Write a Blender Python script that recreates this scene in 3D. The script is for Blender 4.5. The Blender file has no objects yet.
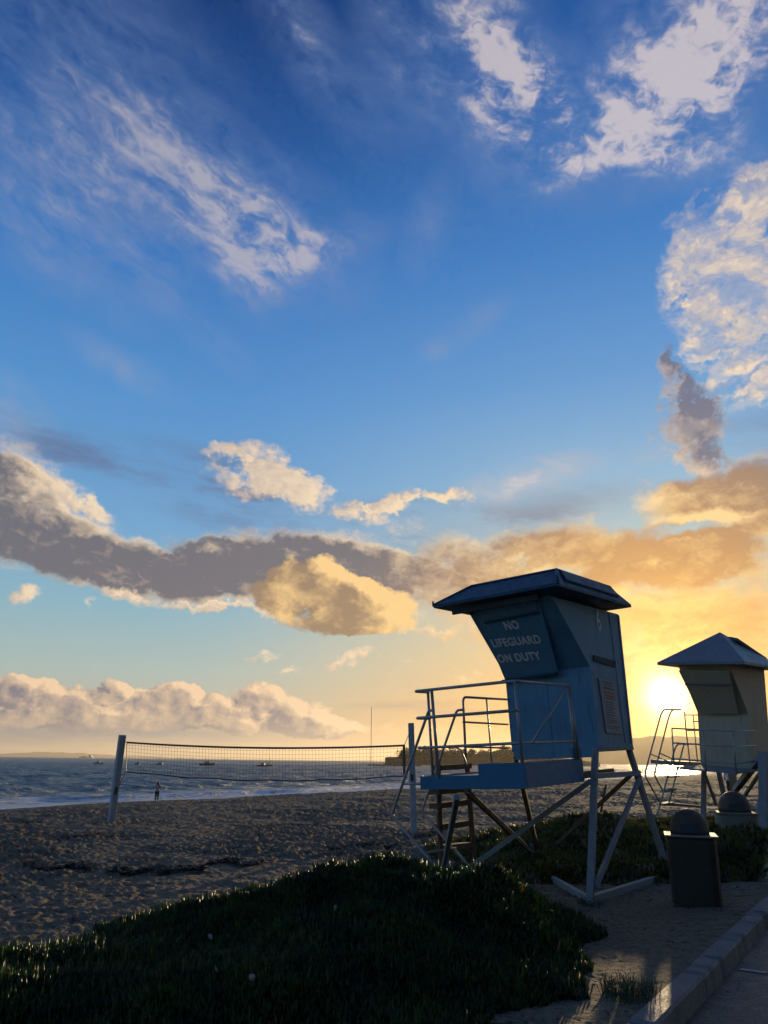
import bpy, bmesh, math, random
import numpy as np
from mathutils import Vector, Matrix
random.seed(7); rng=np.random.default_rng(11)
HAZE_D=.00006
S=bpy.context.scene; COL=S.collection
rad=math.radians
# ------------------------------------------------------------------ camera
F=769.0; PITCH=rad(17.94); ROLL=rad(0.7); H=1.65
cp,sp=math.cos(PITCH),math.sin(PITCH)
FW=Vector((0,cp,sp)); UP0=Vector((0,-sp,cp)); RT0=Vector((1,0,0))
RT=RT0*math.cos(ROLL)+UP0*math.sin(ROLL); UP=UP0*math.cos(ROLL)-RT0*math.sin(ROLL)
CAM=Vector((0,0,H))
cd=bpy.data.cameras.new('camera'); cam=bpy.data.objects.new('camera',cd); COL.objects.link(cam)
M3=Matrix((RT,UP,-FW)).transposed(); cam.matrix_world=Matrix.Translation(CAM)@M3.to_4x4()
cd.sensor_fit='VERTICAL'; cd.sensor_height=24.0; cd.lens=24.0*F/1024; cd.clip_start=0.05; cd.clip_end=60000
S.camera=cam
def ray(px,py): return FW+RT*((px-384)/F)+UP*((512-py)/F)
def at_z(px,py,z):                     # survey point: where the sight line meets a level
    v=ray(px,py); return CAM+v*((z-H)/v.z)
def at_y(px,py,y):
    v=ray(px,py); return CAM+v*(y/v.y)
def azel(px,py):
    v=ray(px,py).normalized(); return math.degrees(math.atan2(v.x,v.y)), math.degrees(math.asin(v.z))
SUN_AZ,SUN_EL=azel(668,697)
SUNV=ray(668,697).normalized()
# ------------------------------------------------------------------ render
S.render.engine='CYCLES'
S.view_settings.view_transform='Standard'; S.view_settings.look='None'
S.view_settings.gamma=1; S.view_settings.use_curve_mapping=False; S.view_settings.exposure=0
S.cycles.use_denoising=True
S.cycles.max_bounces=6; S.cycles.diffuse_bounces=3; S.cycles.glossy_bounces=3; S.cycles.transparent_max_bounces=8
S.cycles.sample_clamp_indirect=4; S.cycles.sample_clamp_direct=0
# ------------------------------------------------------------------ node helper
class NT:
    def __init__(s,tree): s.t=tree; s.n=tree.nodes; s.l=tree.links
    def new(s,typ,**kw):
        nd=s.n.new(typ)
        for k,v in kw.items(): setattr(nd,k,v)
        return nd
    def put(s,sock,v):
        if v is None: return
        if isinstance(v,bpy.types.NodeSocket): s.l.new(v,sock)
        else:
            if isinstance(v,(tuple,list)) and len(v)==3 and sock.type=='RGBA': v=(*v,1)
            sock.default_value=v
    def m(s,op,a,b=None,c=None,clamp=False):
        nd=s.new('ShaderNodeMath',operation=op); nd.use_clamp=clamp
        s.put(nd.inputs[0],a); s.put(nd.inputs[1],b); s.put(nd.inputs[2],c); return nd.outputs[0]
    def v(s,op,a,b=None,scale=None):
        nd=s.new('ShaderNodeVectorMath',operation=op); s.put(nd.inputs[0],a); s.put(nd.inputs[1],b)
        if scale is not None: s.put(nd.inputs['Scale'],scale)
        return nd.outputs['Value'] if op in('DOT_PRODUCT','LENGTH','DISTANCE') else nd.outputs['Vector']
    def xyz(s,a,b,c):
        nd=s.new('ShaderNodeCombineXYZ'); s.put(nd.inputs[0],a); s.put(nd.inputs[1],b); s.put(nd.inputs[2],c); return nd.outputs[0]
    def sep(s,a):
        nd=s.new('ShaderNodeSeparateXYZ'); s.put(nd.inputs[0],a); return nd.outputs
    def noise(s,vec,scale,detail=4,rough=.5,dist=0,lac=2.0):
        nd=s.new('ShaderNodeTexNoise'); s.put(nd.inputs['Vector'],vec); nd.inputs['Scale'].default_value=scale
        nd.inputs['Detail'].default_value=detail; nd.inputs['Roughness'].default_value=rough
        nd.inputs['Distortion'].default_value=dist; nd.inputs['Lacunarity'].default_value=lac; return nd.outputs['Fac']
    def noisec(s,vec,scale,detail=3,rough=.5):
        nd=s.new('ShaderNodeTexNoise'); s.put(nd.inputs['Vector'],vec); nd.inputs['Scale'].default_value=scale
        nd.inputs['Detail'].default_value=detail; nd.inputs['Roughness'].default_value=rough; return nd.outputs['Color']
    def rng(s,x,a,b,c=0.,d=1.,smooth=True):
        nd=s.new('ShaderNodeMapRange',interpolation_type='SMOOTHSTEP' if smooth else 'LINEAR'); nd.clamp=True
        for i,q in enumerate((x,a,b,c,d)): s.put(nd.inputs[i],q)
        return nd.outputs[0]
    def mix(s,f,a,b,mode='MIX'):
        nd=s.new('ShaderNodeMix',data_type='RGBA',blend_type=mode); nd.clamp_factor=True
        s.put(nd.inputs[0],f); s.put(nd.inputs[6],a); s.put(nd.inputs[7],b); return nd.outputs[2]
    def ramp(s,f,stops,interp='LINEAR'):
        nd=s.new('ShaderNodeValToRGB'); cr=nd.color_ramp; cr.interpolation=interp
        while len(cr.elements)<len(stops): cr.elements.new(0.5)
        for e,(p,c) in zip(cr.elements,stops): e.position=p; e.color=(*c,1) if len(c)==3 else c
        s.put(nd.inputs[0],f); return nd.outputs[0]
def srgb(r,g,b):
    f=lambda c:(c/255/12.92) if c/255<=.04045 else ((c/255+.055)/1.055)**2.4
    return (f(r),f(g),f(b))
# ------------------------------------------------------------------ sky: NISHITA atmosphere, graded, with clouds at infinity
W=bpy.data.worlds.new('World'); S.world=W; W.use_nodes=True
nt=NT(W.node_tree); nt.n.clear()
D=nt.new('ShaderNodeTexCoord').outputs['Generated']
D=nt.v('NORMALIZE',D)
dx,dy,dz=nt.sep(D)
DEG=57.29578
AZ=nt.m('MULTIPLY',nt.m('ARCTAN2',dx,dy),DEG)
EL=nt.m('MULTIPLY',nt.m('ARCSINE',dz),DEG)
AE=nt.xyz(AZ,EL,0.0)
sund=nt.v('DOT_PRODUCT',D,tuple(SUNV))
SA=nt.m('MULTIPLY',nt.m('ARCCOSINE',nt.m('MINIMUM',sund,0.999999)),DEG)     # degrees from the sun
sky=nt.new('ShaderNodeTexSky',sky_type='NISHITA'); sky.sun_disc=False
sky.sun_elevation=rad(SUN_EL); sky.sun_rotation=rad(SUN_AZ); sky.altitude=0; sky.air_density=1.0; sky.dust_density=0.6; sky.ozone_density=1.5
# everything below is radiance as seen (1 = display white); one Background at the end
c=srgb
el01=nt.m('DIVIDE',nt.m('MAXIMUM',EL,0.0),60.0)
far=nt.ramp(el01,[(0.0,c(176,164,150)),(0.05,c(188,187,172)),(0.10,c(172,196,194)),(0.17,c(140,188,208)),(0.27,c(112,172,220)),
   (0.42,c(84,152,216)),(0.58,c(52,124,200)),(0.72,c(24,86,160)),(0.86,c(10,58,124)),(1.0,c(6,44,104))])
near=nt.ramp(el01,[(0.0,c(250,170,70)),(0.06,c(250,188,98)),(0.13,c(240,206,146)),(0.22,c(190,206,196)),(0.33,c(140,188,222)),
   (0.45,c(96,160,220)),(0.6,c(60,132,206)),(0.78,c(30,98,176)),(1.0,c(10,62,130))])
warm=nt.m('SUBTRACT',1.0,nt.rng(nt.m('ABSOLUTE',nt.m('SUBTRACT',AZ,SUN_AZ)),2,36))
grade=nt.mix(warm,far,near)
# sky behind the camera, dimmed and tinted to shape light on the tower
back=nt.rng(sund,0.55,-0.6)
side=nt.rng(nt.m('COSINE',nt.m('DIVIDE',nt.m('ADD',AZ,118.0),DEG)),-.3,.9)       # bluer towards the water, dim and warm inland, added to balance the tower faces
grade=nt.mix(back,grade,nt.mix(1.0,grade,nt.mix(side,(0.22,0.15,0.10),(0.85,0.92,1.0)),'MULTIPLY'))
inl=nt.m('MULTIPLY',nt.rng(AZ,38,75),nt.rng(dz,.75,.1))
grade=nt.mix(inl,grade,nt.mix(1.0,grade,(0.45,0.40,0.36),'MULTIPLY'))
nis=nt.v('SCALE',sky.outputs[0],scale=0.022)
base=nt.mix(0.12,grade,nis)


COSE=nt.m('COSINE',nt.m('DIVIDE',EL,DEG))
SP=nt.xyz(nt.m('MULTIPLY',AZ,COSE),EL,0.0)            # equal-area degrees on the sky
WARP=nt.v('SUBTRACT',nt.noisec(SP,.16,3,.6),(.5,.5,.5))
WARPE=nt.v('SUBTRACT',nt.noisec(SP,.30,7,.66),(.5,.5,.5))
WARPF=nt.v('SUBTRACT',nt.noisec(SP,.55,2,.5),(.5,.5,.5))
near1=nt.m('SUBTRACT',1.0,nt.rng(SA,3,25))     # closeness to the sun
lowc=nt.m('SUBTRACT',1.0,nt.rng(EL,3,45))
TOSUN=nt.v('NORMALIZE',nt.v('SUBTRACT',(SUN_AZ,SUN_EL+9,0),AE))
def cover(vec,puffs,rf=1.0,pw=.7):
    acc=None
    for (px,py,rx,ry,rot,w) in puffs:
        az,el=azel(px,py); a2,e2=azel(px+1,py); a3,e3=azel(px,py+1)
        sx=math.hypot(a2-az,e2-el)*rx*rf; sy=math.hypot(a3-az,e3-el)*ry*rf
        mp=nt.new('ShaderNodeMapping',vector_type='TEXTURE'); nt.put(mp.inputs['Vector'],vec)
        mp.inputs['Location'].default_value=(az,el,0); mp.inputs['Rotation'].default_value=(0,0,rad(rot)); mp.inputs['Scale'].default_value=(sx,sy,1)
        g=nt.new('ShaderNodeTexGradient',gradient_type='SPHERICAL'); nt.put(g.inputs[0],mp.outputs[0])
        gg=nt.m('POWER',g.outputs['Fac'],pw) if w>0 else g.outputs['Fac']
        acc=nt.m('MULTIPLY',gg,w) if acc is None else nt.m('MULTIPLY_ADD',gg,w,acc)
    return nt.m('MINIMUM',acc,1.1)
def cnoise(vec,rot,kx,ky,detail,rough,warp,seed,warpf=0.0):
    v=vec
    if warp: v=nt.v('ADD',v,nt.v('SCALE',WARP,scale=warp))
    if warpf: v=nt.v('ADD',v,nt.v('SCALE',WARPF,scale=warpf))
    mp=nt.new('ShaderNodeMapping',vector_type='POINT'); nt.put(mp.inputs['Vector'],v)
    # rotate first, then stretch
    mp.inputs['Rotation'].default_value=(0,0,rad(-rot)); mp.inputs['Scale'].default_value=(1,1,1)
    v=nt.v('MULTIPLY',mp.outputs[0],(kx,ky,1)); v=nt.v('ADD',v,(seed,seed*.37,seed*1.7))
    return nt.noise(v,1.0,detail,rough)
def lit_layer(under,puffs,nz,amp,edge,deg,k,lit,lit_s,shade,shade_s,core,coreamt,opacity=1.0,rf=1.0,base=.5,wsc=4.0):
    aew=nt.v('ADD',AE,nt.v('SCALE',WARPE,scale=wsc))
    a0=cover(aew,puffs,rf); n0=cnoise(SP,*nz)
    st=nt.v('SCALE',TOSUN,scale=deg)
    a1=cover(nt.v('ADD',aew,st),puffs,rf); n1=cnoise(nt.v('ADD',SP,st),*nz)
    gate=nt.m('MULTIPLY',a0,5.0,clamp=True); gate1=nt.m('MULTIPLY',a1,5.0,clamp=True)
    f0=nt.m('MULTIPLY_ADD',nt.m('SUBTRACT',n0,.5),nt.m('MULTIPLY',gate,amp),a0)
    f1=nt.m('MULTIPLY_ADD',nt.m('SUBTRACT',n1,.5),nt.m('MULTIPLY',gate1,amp),a1)
    dens=nt.m('MULTIPLY',nt.rng(f0,edge[0],edge[1]),opacity)
    rel=nt.m('MULTIPLY_ADD',nt.m('SUBTRACT',f0,f1),k,base)
    L=nt.m('SUBTRACT',rel,nt.m('MULTIPLY',nt.rng(f0,core[0],core[1]),nt.m('MULTIPLY_ADD',near1,-.30*coreamt,coreamt)),clamp=True)
    return nt.mix(dens,under,nt.mix(L,nt.mix(near1,shade,shade_s),nt.mix(near1,lit,lit_s))),dens
out=base
# --- high torn wisps
wisps=[(90,80,200,120,-20,.50),(60,200,120,60,-35,.42),(240,215,120,70,-15,.62),(255,240,70,44,-10,.55),(330,242,60,22,12,.5),(255,280,32,46,60,.4),(30,230,60,40,-30,.3),(170,290,90,24,-35,.3),
  (300,30,110,44,-38,.50),(400,60,60,60,-50,.42),(495,75,80,90,-55,.85),(538,88,34,34,-40,.7),(515,110,60,40,-30,.45),(450,20,80,30,-10,.45),(665,70,130,95,15,.95),(640,110,60,40,20,.55),(705,120,60,50,20,.5),(730,40,70,50,10,.6),(595,150,70,24,10,.55),(650,160,50,18,-12,.4),(750,170,60,40,-20,.5),
  (470,325,40,16,25,.35),(440,350,20,12,0,.3),(430,222,40,30,60,.3),(650,455,24,10,0,.35),(530,478,66,18,10,.8),(515,490,34,12,40,.5),(120,365,60,16,-20,.25),(20,420,60,26,-40,.35)]
wa=cover(AE,wisps,1.38,1.0)
wn=cnoise(SP,-30,.11,.19,10,.65,2.6,3.1,.8)
wn2=cnoise(SP,-24,.24,.72,8,.62,2.6,8.1,.9)
wt=nt.rng(nt.m('ADD',nt.m('MULTIPLY',wn,.62),nt.m('MULTIPLY',wn2,.38)),.40,.64,smooth=False)
wd=nt.m('MULTIPLY',nt.m('MULTIPLY',nt.m('MINIMUM',wa,1.0),nt.m('MULTIPLY_ADD',wt,1.15,.12)),1.42,clamp=True)
wd=nt.m('MULTIPLY',wd,.80)
wcol=nt.mix(lowc,c(116,140,182),c(226,206,190))
wcol=nt.mix(nt.rng(wd,.25,.75),wcol,nt.mix(nt.rng(AZ,-20,22),c(178,176,188),c(212,202,204)))
out=nt.mix(wd,out,wcol)
# --- thin grey-blue streaks over the dark band
streaks=[(170,465,140,26,-4,.7),(250,505,120,34,-8,.6),(420,525,90,30,0,.6),(560,508,90,24,8,.5),(60,450,90,30,-15,.6),(760,440,60,30,0,.5),(500,535,100,28,0,.6),(240,500,60,60,0,.3)]
sa=cover(AE,streaks,1.2,1.0); sn=cnoise(SP,-6,.10,.42,8,.6,1.2,9.0,.3)
out=nt.mix(nt.m('MULTIPLY',nt.m('MULTIPLY',sa,nt.rng(sn,.38,.62,.25,1.6)),.75,clamp=True),out,nt.mix(near1,c(92,116,156),c(150,146,150)))
# --- big torn cloud at the right
curl=[(735,230,74,56,20,1.0),(712,262,50,44,0,.7),(716,300,52,60,-20,.8),(762,320,70,70,0,.8),(752,200,60,30,30,.7),(694,252,30,44,0,.5),(736,360,44,40,0,.8),(700,350,26,18,-20,.5),(740,398,60,26,14,.8),(765,270,60,60,0,.6),
  (690,320,22,30,-30,.4),(745,375,44,7,12,-.8),(742,392,26,6,20,-.5),(740,312,34,9,10,-.7),(722,282,20,9,-30,-.4),(760,245,30,8,20,-.5)]
curl_op=nt.m('MULTIPLY',nt.rng(wn2,.40,.58,.38,1.0),.95)
out,_=lit_layer(out,curl,(10,.17,.26,11,.66,2.2,21.,1.0),2.0,(.08,1.15),.5,1.5,c(246,222,190),c(255,218,160),c(140,152,184),c(160,150,150),(.9,1.7),.15,curl_op,1.3,.58,4.5)
# --- grey lumps below it
grey=[(690,395,34,34,-30,.85),(700,440,44,44,-50,1.0),(716,478,40,26,-20,.8),(672,378,18,26,0,.5),(652,480,14,8,0,.5),(668,360,12,20,0,.6),(680,420,26,40,-20,.5)]
out,_=lit_layer(out,grey,(-30,.22,.30,9,.6,1.5,14.,.8),1.3,(.25,.85),.8,1.4,c(214,194,176),c(226,190,150),c(104,108,132),c(122,116,124),(.4,1.1),.55,.92,1.1,.5,5.0)
# --- glowing streaked cloud round the sun
glow=[(600,640,130,50,6,.8),(730,610,90,60,0,.9),(540,690,100,18,0,.6),(740,690,60,60,0,.7),(640,700,90,30,0,.7),(480,615,90,26,-4,.6),(590,610,60,30,0,.5),(450,735,140,12,0,.5),(620,665,60,12,8,-.4),(700,655,60,10,-6,-.4)]
out,_=lit_layer(out,glow,(7,.13,.36,9,.62,1.4,91.,.9),1.6,(.12,.95),.8,1.8,c(246,214,160),c(255,204,104),c(206,170,140),c(232,158,78),(.5,1.2),.4,.85,1.2,.62,2.6)
# --- the long dark bank running across
band=[(30,535,120,36,-14,1.0),(110,562,120,32,-12,1.1),(210,572,110,32,-4,1.05),(290,562,110,36,2,1.1),(390,584,90,34,-8,1.05),(-20,500,90,50,0,1.0),(12,462,44,34,0,.7),(60,500,60,24,-20,.7),(240,548,70,16,0,.5),(330,548,50,12,-10,.5),
  (470,570,80,40,0,.75),(450,548,30,30,0,.4),(540,552,90,34,12,.8),(560,535,60,14,14,.5),(640,560,110,40,0,.85),(720,545,90,50,0,.9),(700,500,84,22,4,.85),(760,490,70,40,0,1.0),(600,600,120,44,0,.6),(700,618,110,34,0,.65),(520,600,90,24,0,.6),(668,492,44,16,0,.7),(745,650,70,20,0,.5),(640,655,60,20,0,.5),(610,525,60,12,0,-.6),(690,527,60,9,6,-.9),(560,575,60,9,8,-.6),(660,592,70,9,-6,-.7),(730,585,50,8,4,-.7),(600,618,50,8,5,-.6),(520,585,40,7,-5,-.6)]
out,bd=lit_layer(out,band,(-4,.11,.26,11,.60,1.4,5.0,.9),1.9,(.18,.95),.9,1.7,c(244,216,180),c(255,210,122),c(106,108,120),c(216,158,92),(.45,1.15),.95,1.0,1.12,.86,2.2)
# --- gold lips and cream puffs under / over the bank
lips=[(120,590,130,9,-7,.8),(250,609,90,6,-2,.9),(262,478,66,32,-10,1.0),(300,492,40,24,-25,.5),(345,506,20,14,-20,.5),(400,502,44,10,3,.95),(445,498,34,8,4,.8),(365,512,34,14,10,.7),(410,528,44,22,0,.55),(25,470,44,26,0,.6),(40,505,50,26,-10,.7),(95,514,46,11,-30,.8),
  (25,595,20,14,20,.9),(88,604,12,8,-40,.7),(225,455,30,7,-10,.5),(262,652,26,8,8,.9),(345,660,34,9,14,.95),(292,672,16,7,10,.8),(408,661,14,5,0,.8),(470,672,30,12,10,.7),(440,628,60,10,0,.7),(200,545,40,8,-5,.5),(360,548,30,8,-8,.5)]
out,_=lit_layer(out,lips,(-6,.26,.48,9,.62,1.2,31.,.8),1.5,(.28,.85),.5,1.6,c(246,220,186),c(255,208,120),c(176,160,156),c(226,160,90),(.9,1.6),.2,.93,1.2,.70,4.5)
# --- cumulus heaps: the cream one in front of the bank and the row on the horizon
cumA=[(318,600,60,36,-8,1.0),(300,578,32,26,0,.8),(352,604,48,26,-20,.9),(392,612,30,22,0,.9),(262,600,30,18,0,.6),(325,565,18,14,0,.6),(345,572,12,10,0,.4),(372,592,20,14,0,.6),(330,625,60,10,0,.5)]
out,_=lit_layer(out,cumA,(0,.21,.27,9,.60,.6,55.,.5),1.8,(.32,.62),1.2,2.0,c(250,208,144),c(255,206,126),c(150,126,104),c(190,146,100),(.55,1.25),.42,1.0,1.15,.62,2.2)
cumB=[(20,704,48,26,0,1.1),(8,688,30,16,0,.7),(45,692,16,12,0,.5),(75,702,32,20,0,.95),(112,688,20,14,0,.9),(128,694,26,14,0,.7),(120,714,90,20,0,1.0),(60,724,120,14,0,.9),(178,694,24,16,0,1.0),(190,706,50,20,-6,1.0),(200,720,70,16,0,.9),(236,708,30,24,0,.9),(262,698,22,18,0,.9),(282,706,24,20,0,.9),(310,716,34,18,0,.9),(345,730,40,10,0,.7),(300,728,60,14,0,.9),(155,700,14,10,0,.5)]
out,_=lit_layer(out,cumB,(0,.42,.46,8,.60,.5,75.,.6),1.35,(.34,.56),.55,2.1,c(244,210,172),c(255,200,120),c(112,116,134),c(190,146,104),(.7,1.4),.40,1.0,1.12,.58,1.6)
# --- grey veil and thin bars just above the horizon
bars=[(60,738,170,12,0,1.1),(160,733,150,9,0,.8),(20,749,150,10,0,1.1),(400,706,70,6,2,.7),(450,712,60,5,0,.6),(300,745,170,8,0,.6)]
ba=cover(AE,bars,1.2,1.0); bn=cnoise(SP,0,.10,.8,6,.6,.5,70.)
out=nt.mix(nt.m('MULTIPLY',nt.m('MULTIPLY',ba,nt.rng(bn,.35,.65,.3,1.5)),.7,clamp=True),out,nt.mix(near1,c(128,134,148),c(210,150,90)))
# --- scattered cloud added out of the picture, warming the light on the sand
vb=nt.v('MULTIPLY',D,(1,1,2.2))
gb=nt.rng(nt.noise(vb,3.2,8,.6,.4),.5,.72)
outside=nt.rng(nt.m('ABSOLUTE',AZ),38,60)
out=nt.mix(nt.m('MULTIPLY',gb,nt.m('MULTIPLY',outside,.85)),out,nt.mix(back,c(205,180,155),c(108,90,80)))
# --- the sun through thin cloud: bright core and aureole
a0=nt.m('EXPONENT',nt.m('MULTIPLY',SA,-1/.62))
a1=nt.m('EXPONENT',nt.m('MULTIPLY',SA,-1/3.0))
a2=nt.m('EXPONENT',nt.m('MULTIPLY',SA,-1/6.5))
veil=nt.rng(cnoise(SP,8,.25,.55,7,.62,1.0,44.,.8),.36,.64,.35,1.25)
def addc(a,f,col):
    return nt.v('ADD',a,nt.v('SCALE',col,scale=f))
out=addc(out,nt.m('MULTIPLY',a0,9.0),(1.0,.86,.55))
out=addc(out,nt.m('MULTIPLY',nt.m('MULTIPLY',a1,veil),1.7),(1.0,.56,.12))
out=addc(out,nt.m('MULTIPLY',a2,.22),(1.0,.55,.16))
bg=nt.new('ShaderNodeBackground'); nt.put(bg.inputs[0],nt.v('SCALE',out,scale=10.0)); bg.inputs[1].default_value=0.1
wo=nt.new('ShaderNodeOutputWorld'); nt.l.new(bg.outputs[0],wo.inputs[0])
W.cycles.sampling_method='MANUAL'; W.cycles.sample_map_resolution=512
S.cycles.use_adaptive_sampling=True; S.cycles.adaptive_threshold=0.02; S.cycles.adaptive_min_samples=12
# ------------------------------------------------------------------ sun
sl=bpy.data.lights.new('sun','SUN'); sl.energy=4.5; sl.angle=rad(0.6); sl.color=(1.0,.74,.40)
so=bpy.data.objects.new('sun',sl); COL.objects.link(so); so.rotation_mode='QUATERNION'
so.rotation_quaternion=SUNV.to_track_quat('Z','Y'); so.location=(0,0,30)
# ------------------------------------------------------------------ object helpers
def link(o): COL.objects.link(o); return o
def tag(o,label=None,cat=None,group=None,kind=None):
    if label: o['label']=label
    if cat: o['category']=cat
    if group: o['group']=group
    if kind: o['kind']=kind
    return o
def empty(name,M=None):
    o=bpy.data.objects.new(name,None); link(o); o.empty_display_size=.2
    if M is not None: o.matrix_world=M
    return o
def obj(name,bm,mat,parent=None,smooth=False):
    me=bpy.data.meshes.new(name); bm.normal_update(); bm.to_mesh(me); bm.free()
    if smooth:
        for p in me.polygons: p.use_smooth=True
    me.materials.append(mat); o=bpy.data.objects.new(name,me); link(o)
    if parent: o.parent=parent
    return o
def npmesh(name,V,Fc,mat,loops=None,smooth=False,parent=None):
    me=bpy.data.meshes.new(name); V=np.asarray(V,np.float32); Fc=np.asarray(Fc,np.int32)
    k=Fc.shape[1]; me.vertices.add(len(V)); me.vertices.foreach_set('co',V.ravel())
    me.loops.add(Fc.size); me.loops.foreach_set('vertex_index',Fc.ravel())
    me.polygons.add(len(Fc)); me.polygons.foreach_set('loop_start',np.arange(0,Fc.size,k,dtype=np.int32))
    me.polygons.foreach_set('use_smooth',np.full(len(Fc),smooth))
    me.update(calc_edges=True); me.validate(); me.materials.append(mat)
    o=bpy.data.objects.new(name,me); link(o)
    if parent: o.parent=parent
    return o
def mat(name,col,rough=.6,metal=0,spec=.5,bump=None,var=None,streak=0):
    """procedural paint-like material: noise colour variation, dirt and bump in object space"""
    m=bpy.data.materials.new(name); m.use_nodes=True; n=NT(m.node_tree); b=m.node_tree.nodes['Principled BSDF']
    tc=n.new('ShaderNodeTexCoord').outputs['Object']
    b.inputs['Roughness'].default_value=rough; b.inputs['Metallic'].default_value=metal; b.inputs['Specular IOR Level'].default_value=spec
    amt,sc,dark=var if var else (.35,3.0,.6)
    f=n.noise(tc,sc,6,.62); f2=n.noise(tc,sc*9,4,.6)
    cc=n.mix(n.rng(f,.35,.7,0,amt),col,tuple(x*dark for x in col))
    cc=n.mix(n.rng(f2,.45,.8,0,amt*.6),cc,tuple(min(1,x*1.3) for x in col))
    st=n.noise(n.v('MULTIPLY',tc,(7,7,.45)),3.0,5,.65)
    if streak: cc=n.mix(n.rng(st,.50,.72,0,streak),cc,tuple(x*.42 for x in col)); cc=n.mix(n.rng(n.noise(n.v('MULTIPLY',tc,(9,9,.7)),2.1,5,.6),.60,.74,0,streak*.8),cc,(.10,.055,.03))
    n.put(b.inputs['Base Color'],cc)
    n.put(b.inputs['Roughness'],n.rng(f2,.3,.7,rough-.08,rough+.12))
    if bump:
        bp=n.new('ShaderNodeBump'); bp.inputs['Distance'].default_value=bump[1]; bp.inputs['Strength'].default_value=.8
        n.put(bp.inputs['Height'],n.noise(tc,bump[0],5,.6)); n.put(b.inputs['Normal'],bp.outputs[0])
    return m
# ------------------------------------------------------------------ numpy noise
def vnoise(x,y,seed=0):
    xi=np.floor(x).astype(np.int64); yi=np.floor(y).astype(np.int64); fx=x-xi; fy=y-yi
    fx=fx*fx*fx*(fx*(fx*6-15)+10); fy=fy*fy*fy*(fy*(fy*6-15)+10)
    def h(a,b):
        n=(a*374761393+b*668265263+seed*974634777)&0xffffffff
        n=((n^(n>>13))*1274126177)&0xffffffff; n=n^(n>>16); return (n&0xffff)/65535.0
    return (h(xi,yi)*(1-fx)+h(xi+1,yi)*fx)*(1-fy)+(h(xi,yi+1)*(1-fx)+h(xi+1,yi+1)*fx)*fy
def fbm(x,y,oct=4,seed=0,g=.5):
    a=1;s=0;t=0
    for i in range(oct):
        s=s+a*(vnoise(x*2**i+17.3*i,y*2**i-9.1*i,seed+i)-.5); t+=a; a*=g
    return s/t*2
def sstep(a,b,x):
    t=np.clip((x-a)/(b-a),0,1); return t*t*(3-2*t)
# ------------------------------------------------------------------ the lie of the land
SEA=-2.2
def shore_s(x,y): return .866*x-.5*(y-110)+2.5*fbm(x/30,y/30,2,5)      # metres inland from the waterline
def lane(x,y):                                                          # metres to the right of the kerb line
    # kerb runs through (1.70,5.75) and (4.6,10.2)
    return ((x-1.70)*4.45-(y-5.75)*2.90)/math.hypot(4.45,2.90)
MOUNDS=[# x, y, rx, ry, rot, height
 (-0.3,8.9,1.35,1.0,-5,.52),(0.85,9.1,1.0,.9,10,.34),(-1.55,8.35,1.1,.85,-15,.20),(-2.6,7.1,1.2,.7,0,.10),(0.15,7.4,1.1,1.0,0,.30),(-1.2,6.4,2.0,1.0,0,.16),(-.7,5.6,1.2,.8,0,.10),(1.0,8.2,.65,.8,0,.2),
 (-3.4,6.0,1.3,.8,0,.13),
 (3.0,12.7,1.0,.5,10,.20),(4.9,13.0,1.2,.55,8,.24),(6.4,13.6,1.2,.6,12,.30),(1.7,9.5,.45,.6,0,.10),
 # behind the tower
 (3.1,16.2,1.9,1.3,0,.42),(5.0,15.6,2.0,1.3,0,.40),(6.6,14.6,1.9,1.3,0,.35),(4.3,13.9,1.7,.9,5,.30),(2.6,14.6,1.1,1.0,20,.26),(8.4,14.4,1.6,1.4,0,.32),(6.0,18.2,2.2,1.4,0,.34),(8.6,18.6,2.4,1.4,0,.32),(10.8,16.6,2.2,2.0,0,.35),
 (1.9,13.0,.9,.7,20,.15),(9.8,21.5,3.0,1.5,0,.3),(12.5,22.5,3.0,2,0,.35),(6.8,21.5,2.2,1.2,0,.2)]
def mound_h(x,y):
    h=0
    for (cx,cy,rx,ry,rot,hh) in MOUNDS:
        ca,sa=math.cos(rad(rot)),math.sin(rad(rot)); u=((x-cx)*ca+(y-cy)*sa)/rx; v=(-(x-cx)*sa+(y-cy)*ca)/ry
        h=np.maximum(h,0)+hh*np.exp(-(u*u+v*v)*1.1)
    n=fbm(x*1.5,y*1.5,4,21)
    return np.maximum(h*(1+.3*n)+.035*n-.055,0)*sstep(.35,.9,np.abs(np.where(lane(x,y)>-.35,0,1)))
def land_base(x,y):
    s=shore_s(x,y)
    z=np.where(s<36,-2.2*(1-sstep(-6,36,s)*1.0),0)
    z=np.where(s<0,SEA-.06*np.minimum(-s,100)+ (z-SEA)*0,z)
    z=SEA+(0-SEA)*np.clip(s/34,0,1)**.9
    z=np.where(s<0,SEA+s*.05,z); z=np.maximum(z,-9)
    L=lane(x,y)
    z=z+.12*fbm(x/6,y/6,3,33)*sstep(14,26,y)*sstep(0,8,s)
    z=np.where(s>2,z,z)
    return z
def land(x,y):
    z=land_base(x,y); s=shore_s(x,y); L=lane(x,y)
    r=np.hypot(x,y)
    dry=sstep(2,7,s)
    # trodden sand: hummocks and heel marks
    tr=.028*fbm(x*1.4,y*1.4,2,3,.6)+.018*fbm(x*5,y*5,2,8,.6)+.046*fbm(x*15,y*17,2,18,.7)
    pit=vnoise(x*5.3+40,y*5.3,91); tr=tr-.035*sstep(.6,.85,pit); tr=tr*(.45+.75*sstep(-.25,.3,fbm(x/2.3,y/2.3,3,44)))
    amp=sstep(11,17,y+.25*np.abs(x-1)) *.8+.42
    z=z+tr*dry*amp*(1-sstep(-1.2,-.1,L)*.6)
    # beyond the kerb the ground drops below the paving
    z=np.where(L>-.08,-.16,z)
    z=np.where((L<=-.08),z+.03*sstep(-1,-.1,L),z)
    return z
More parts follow.
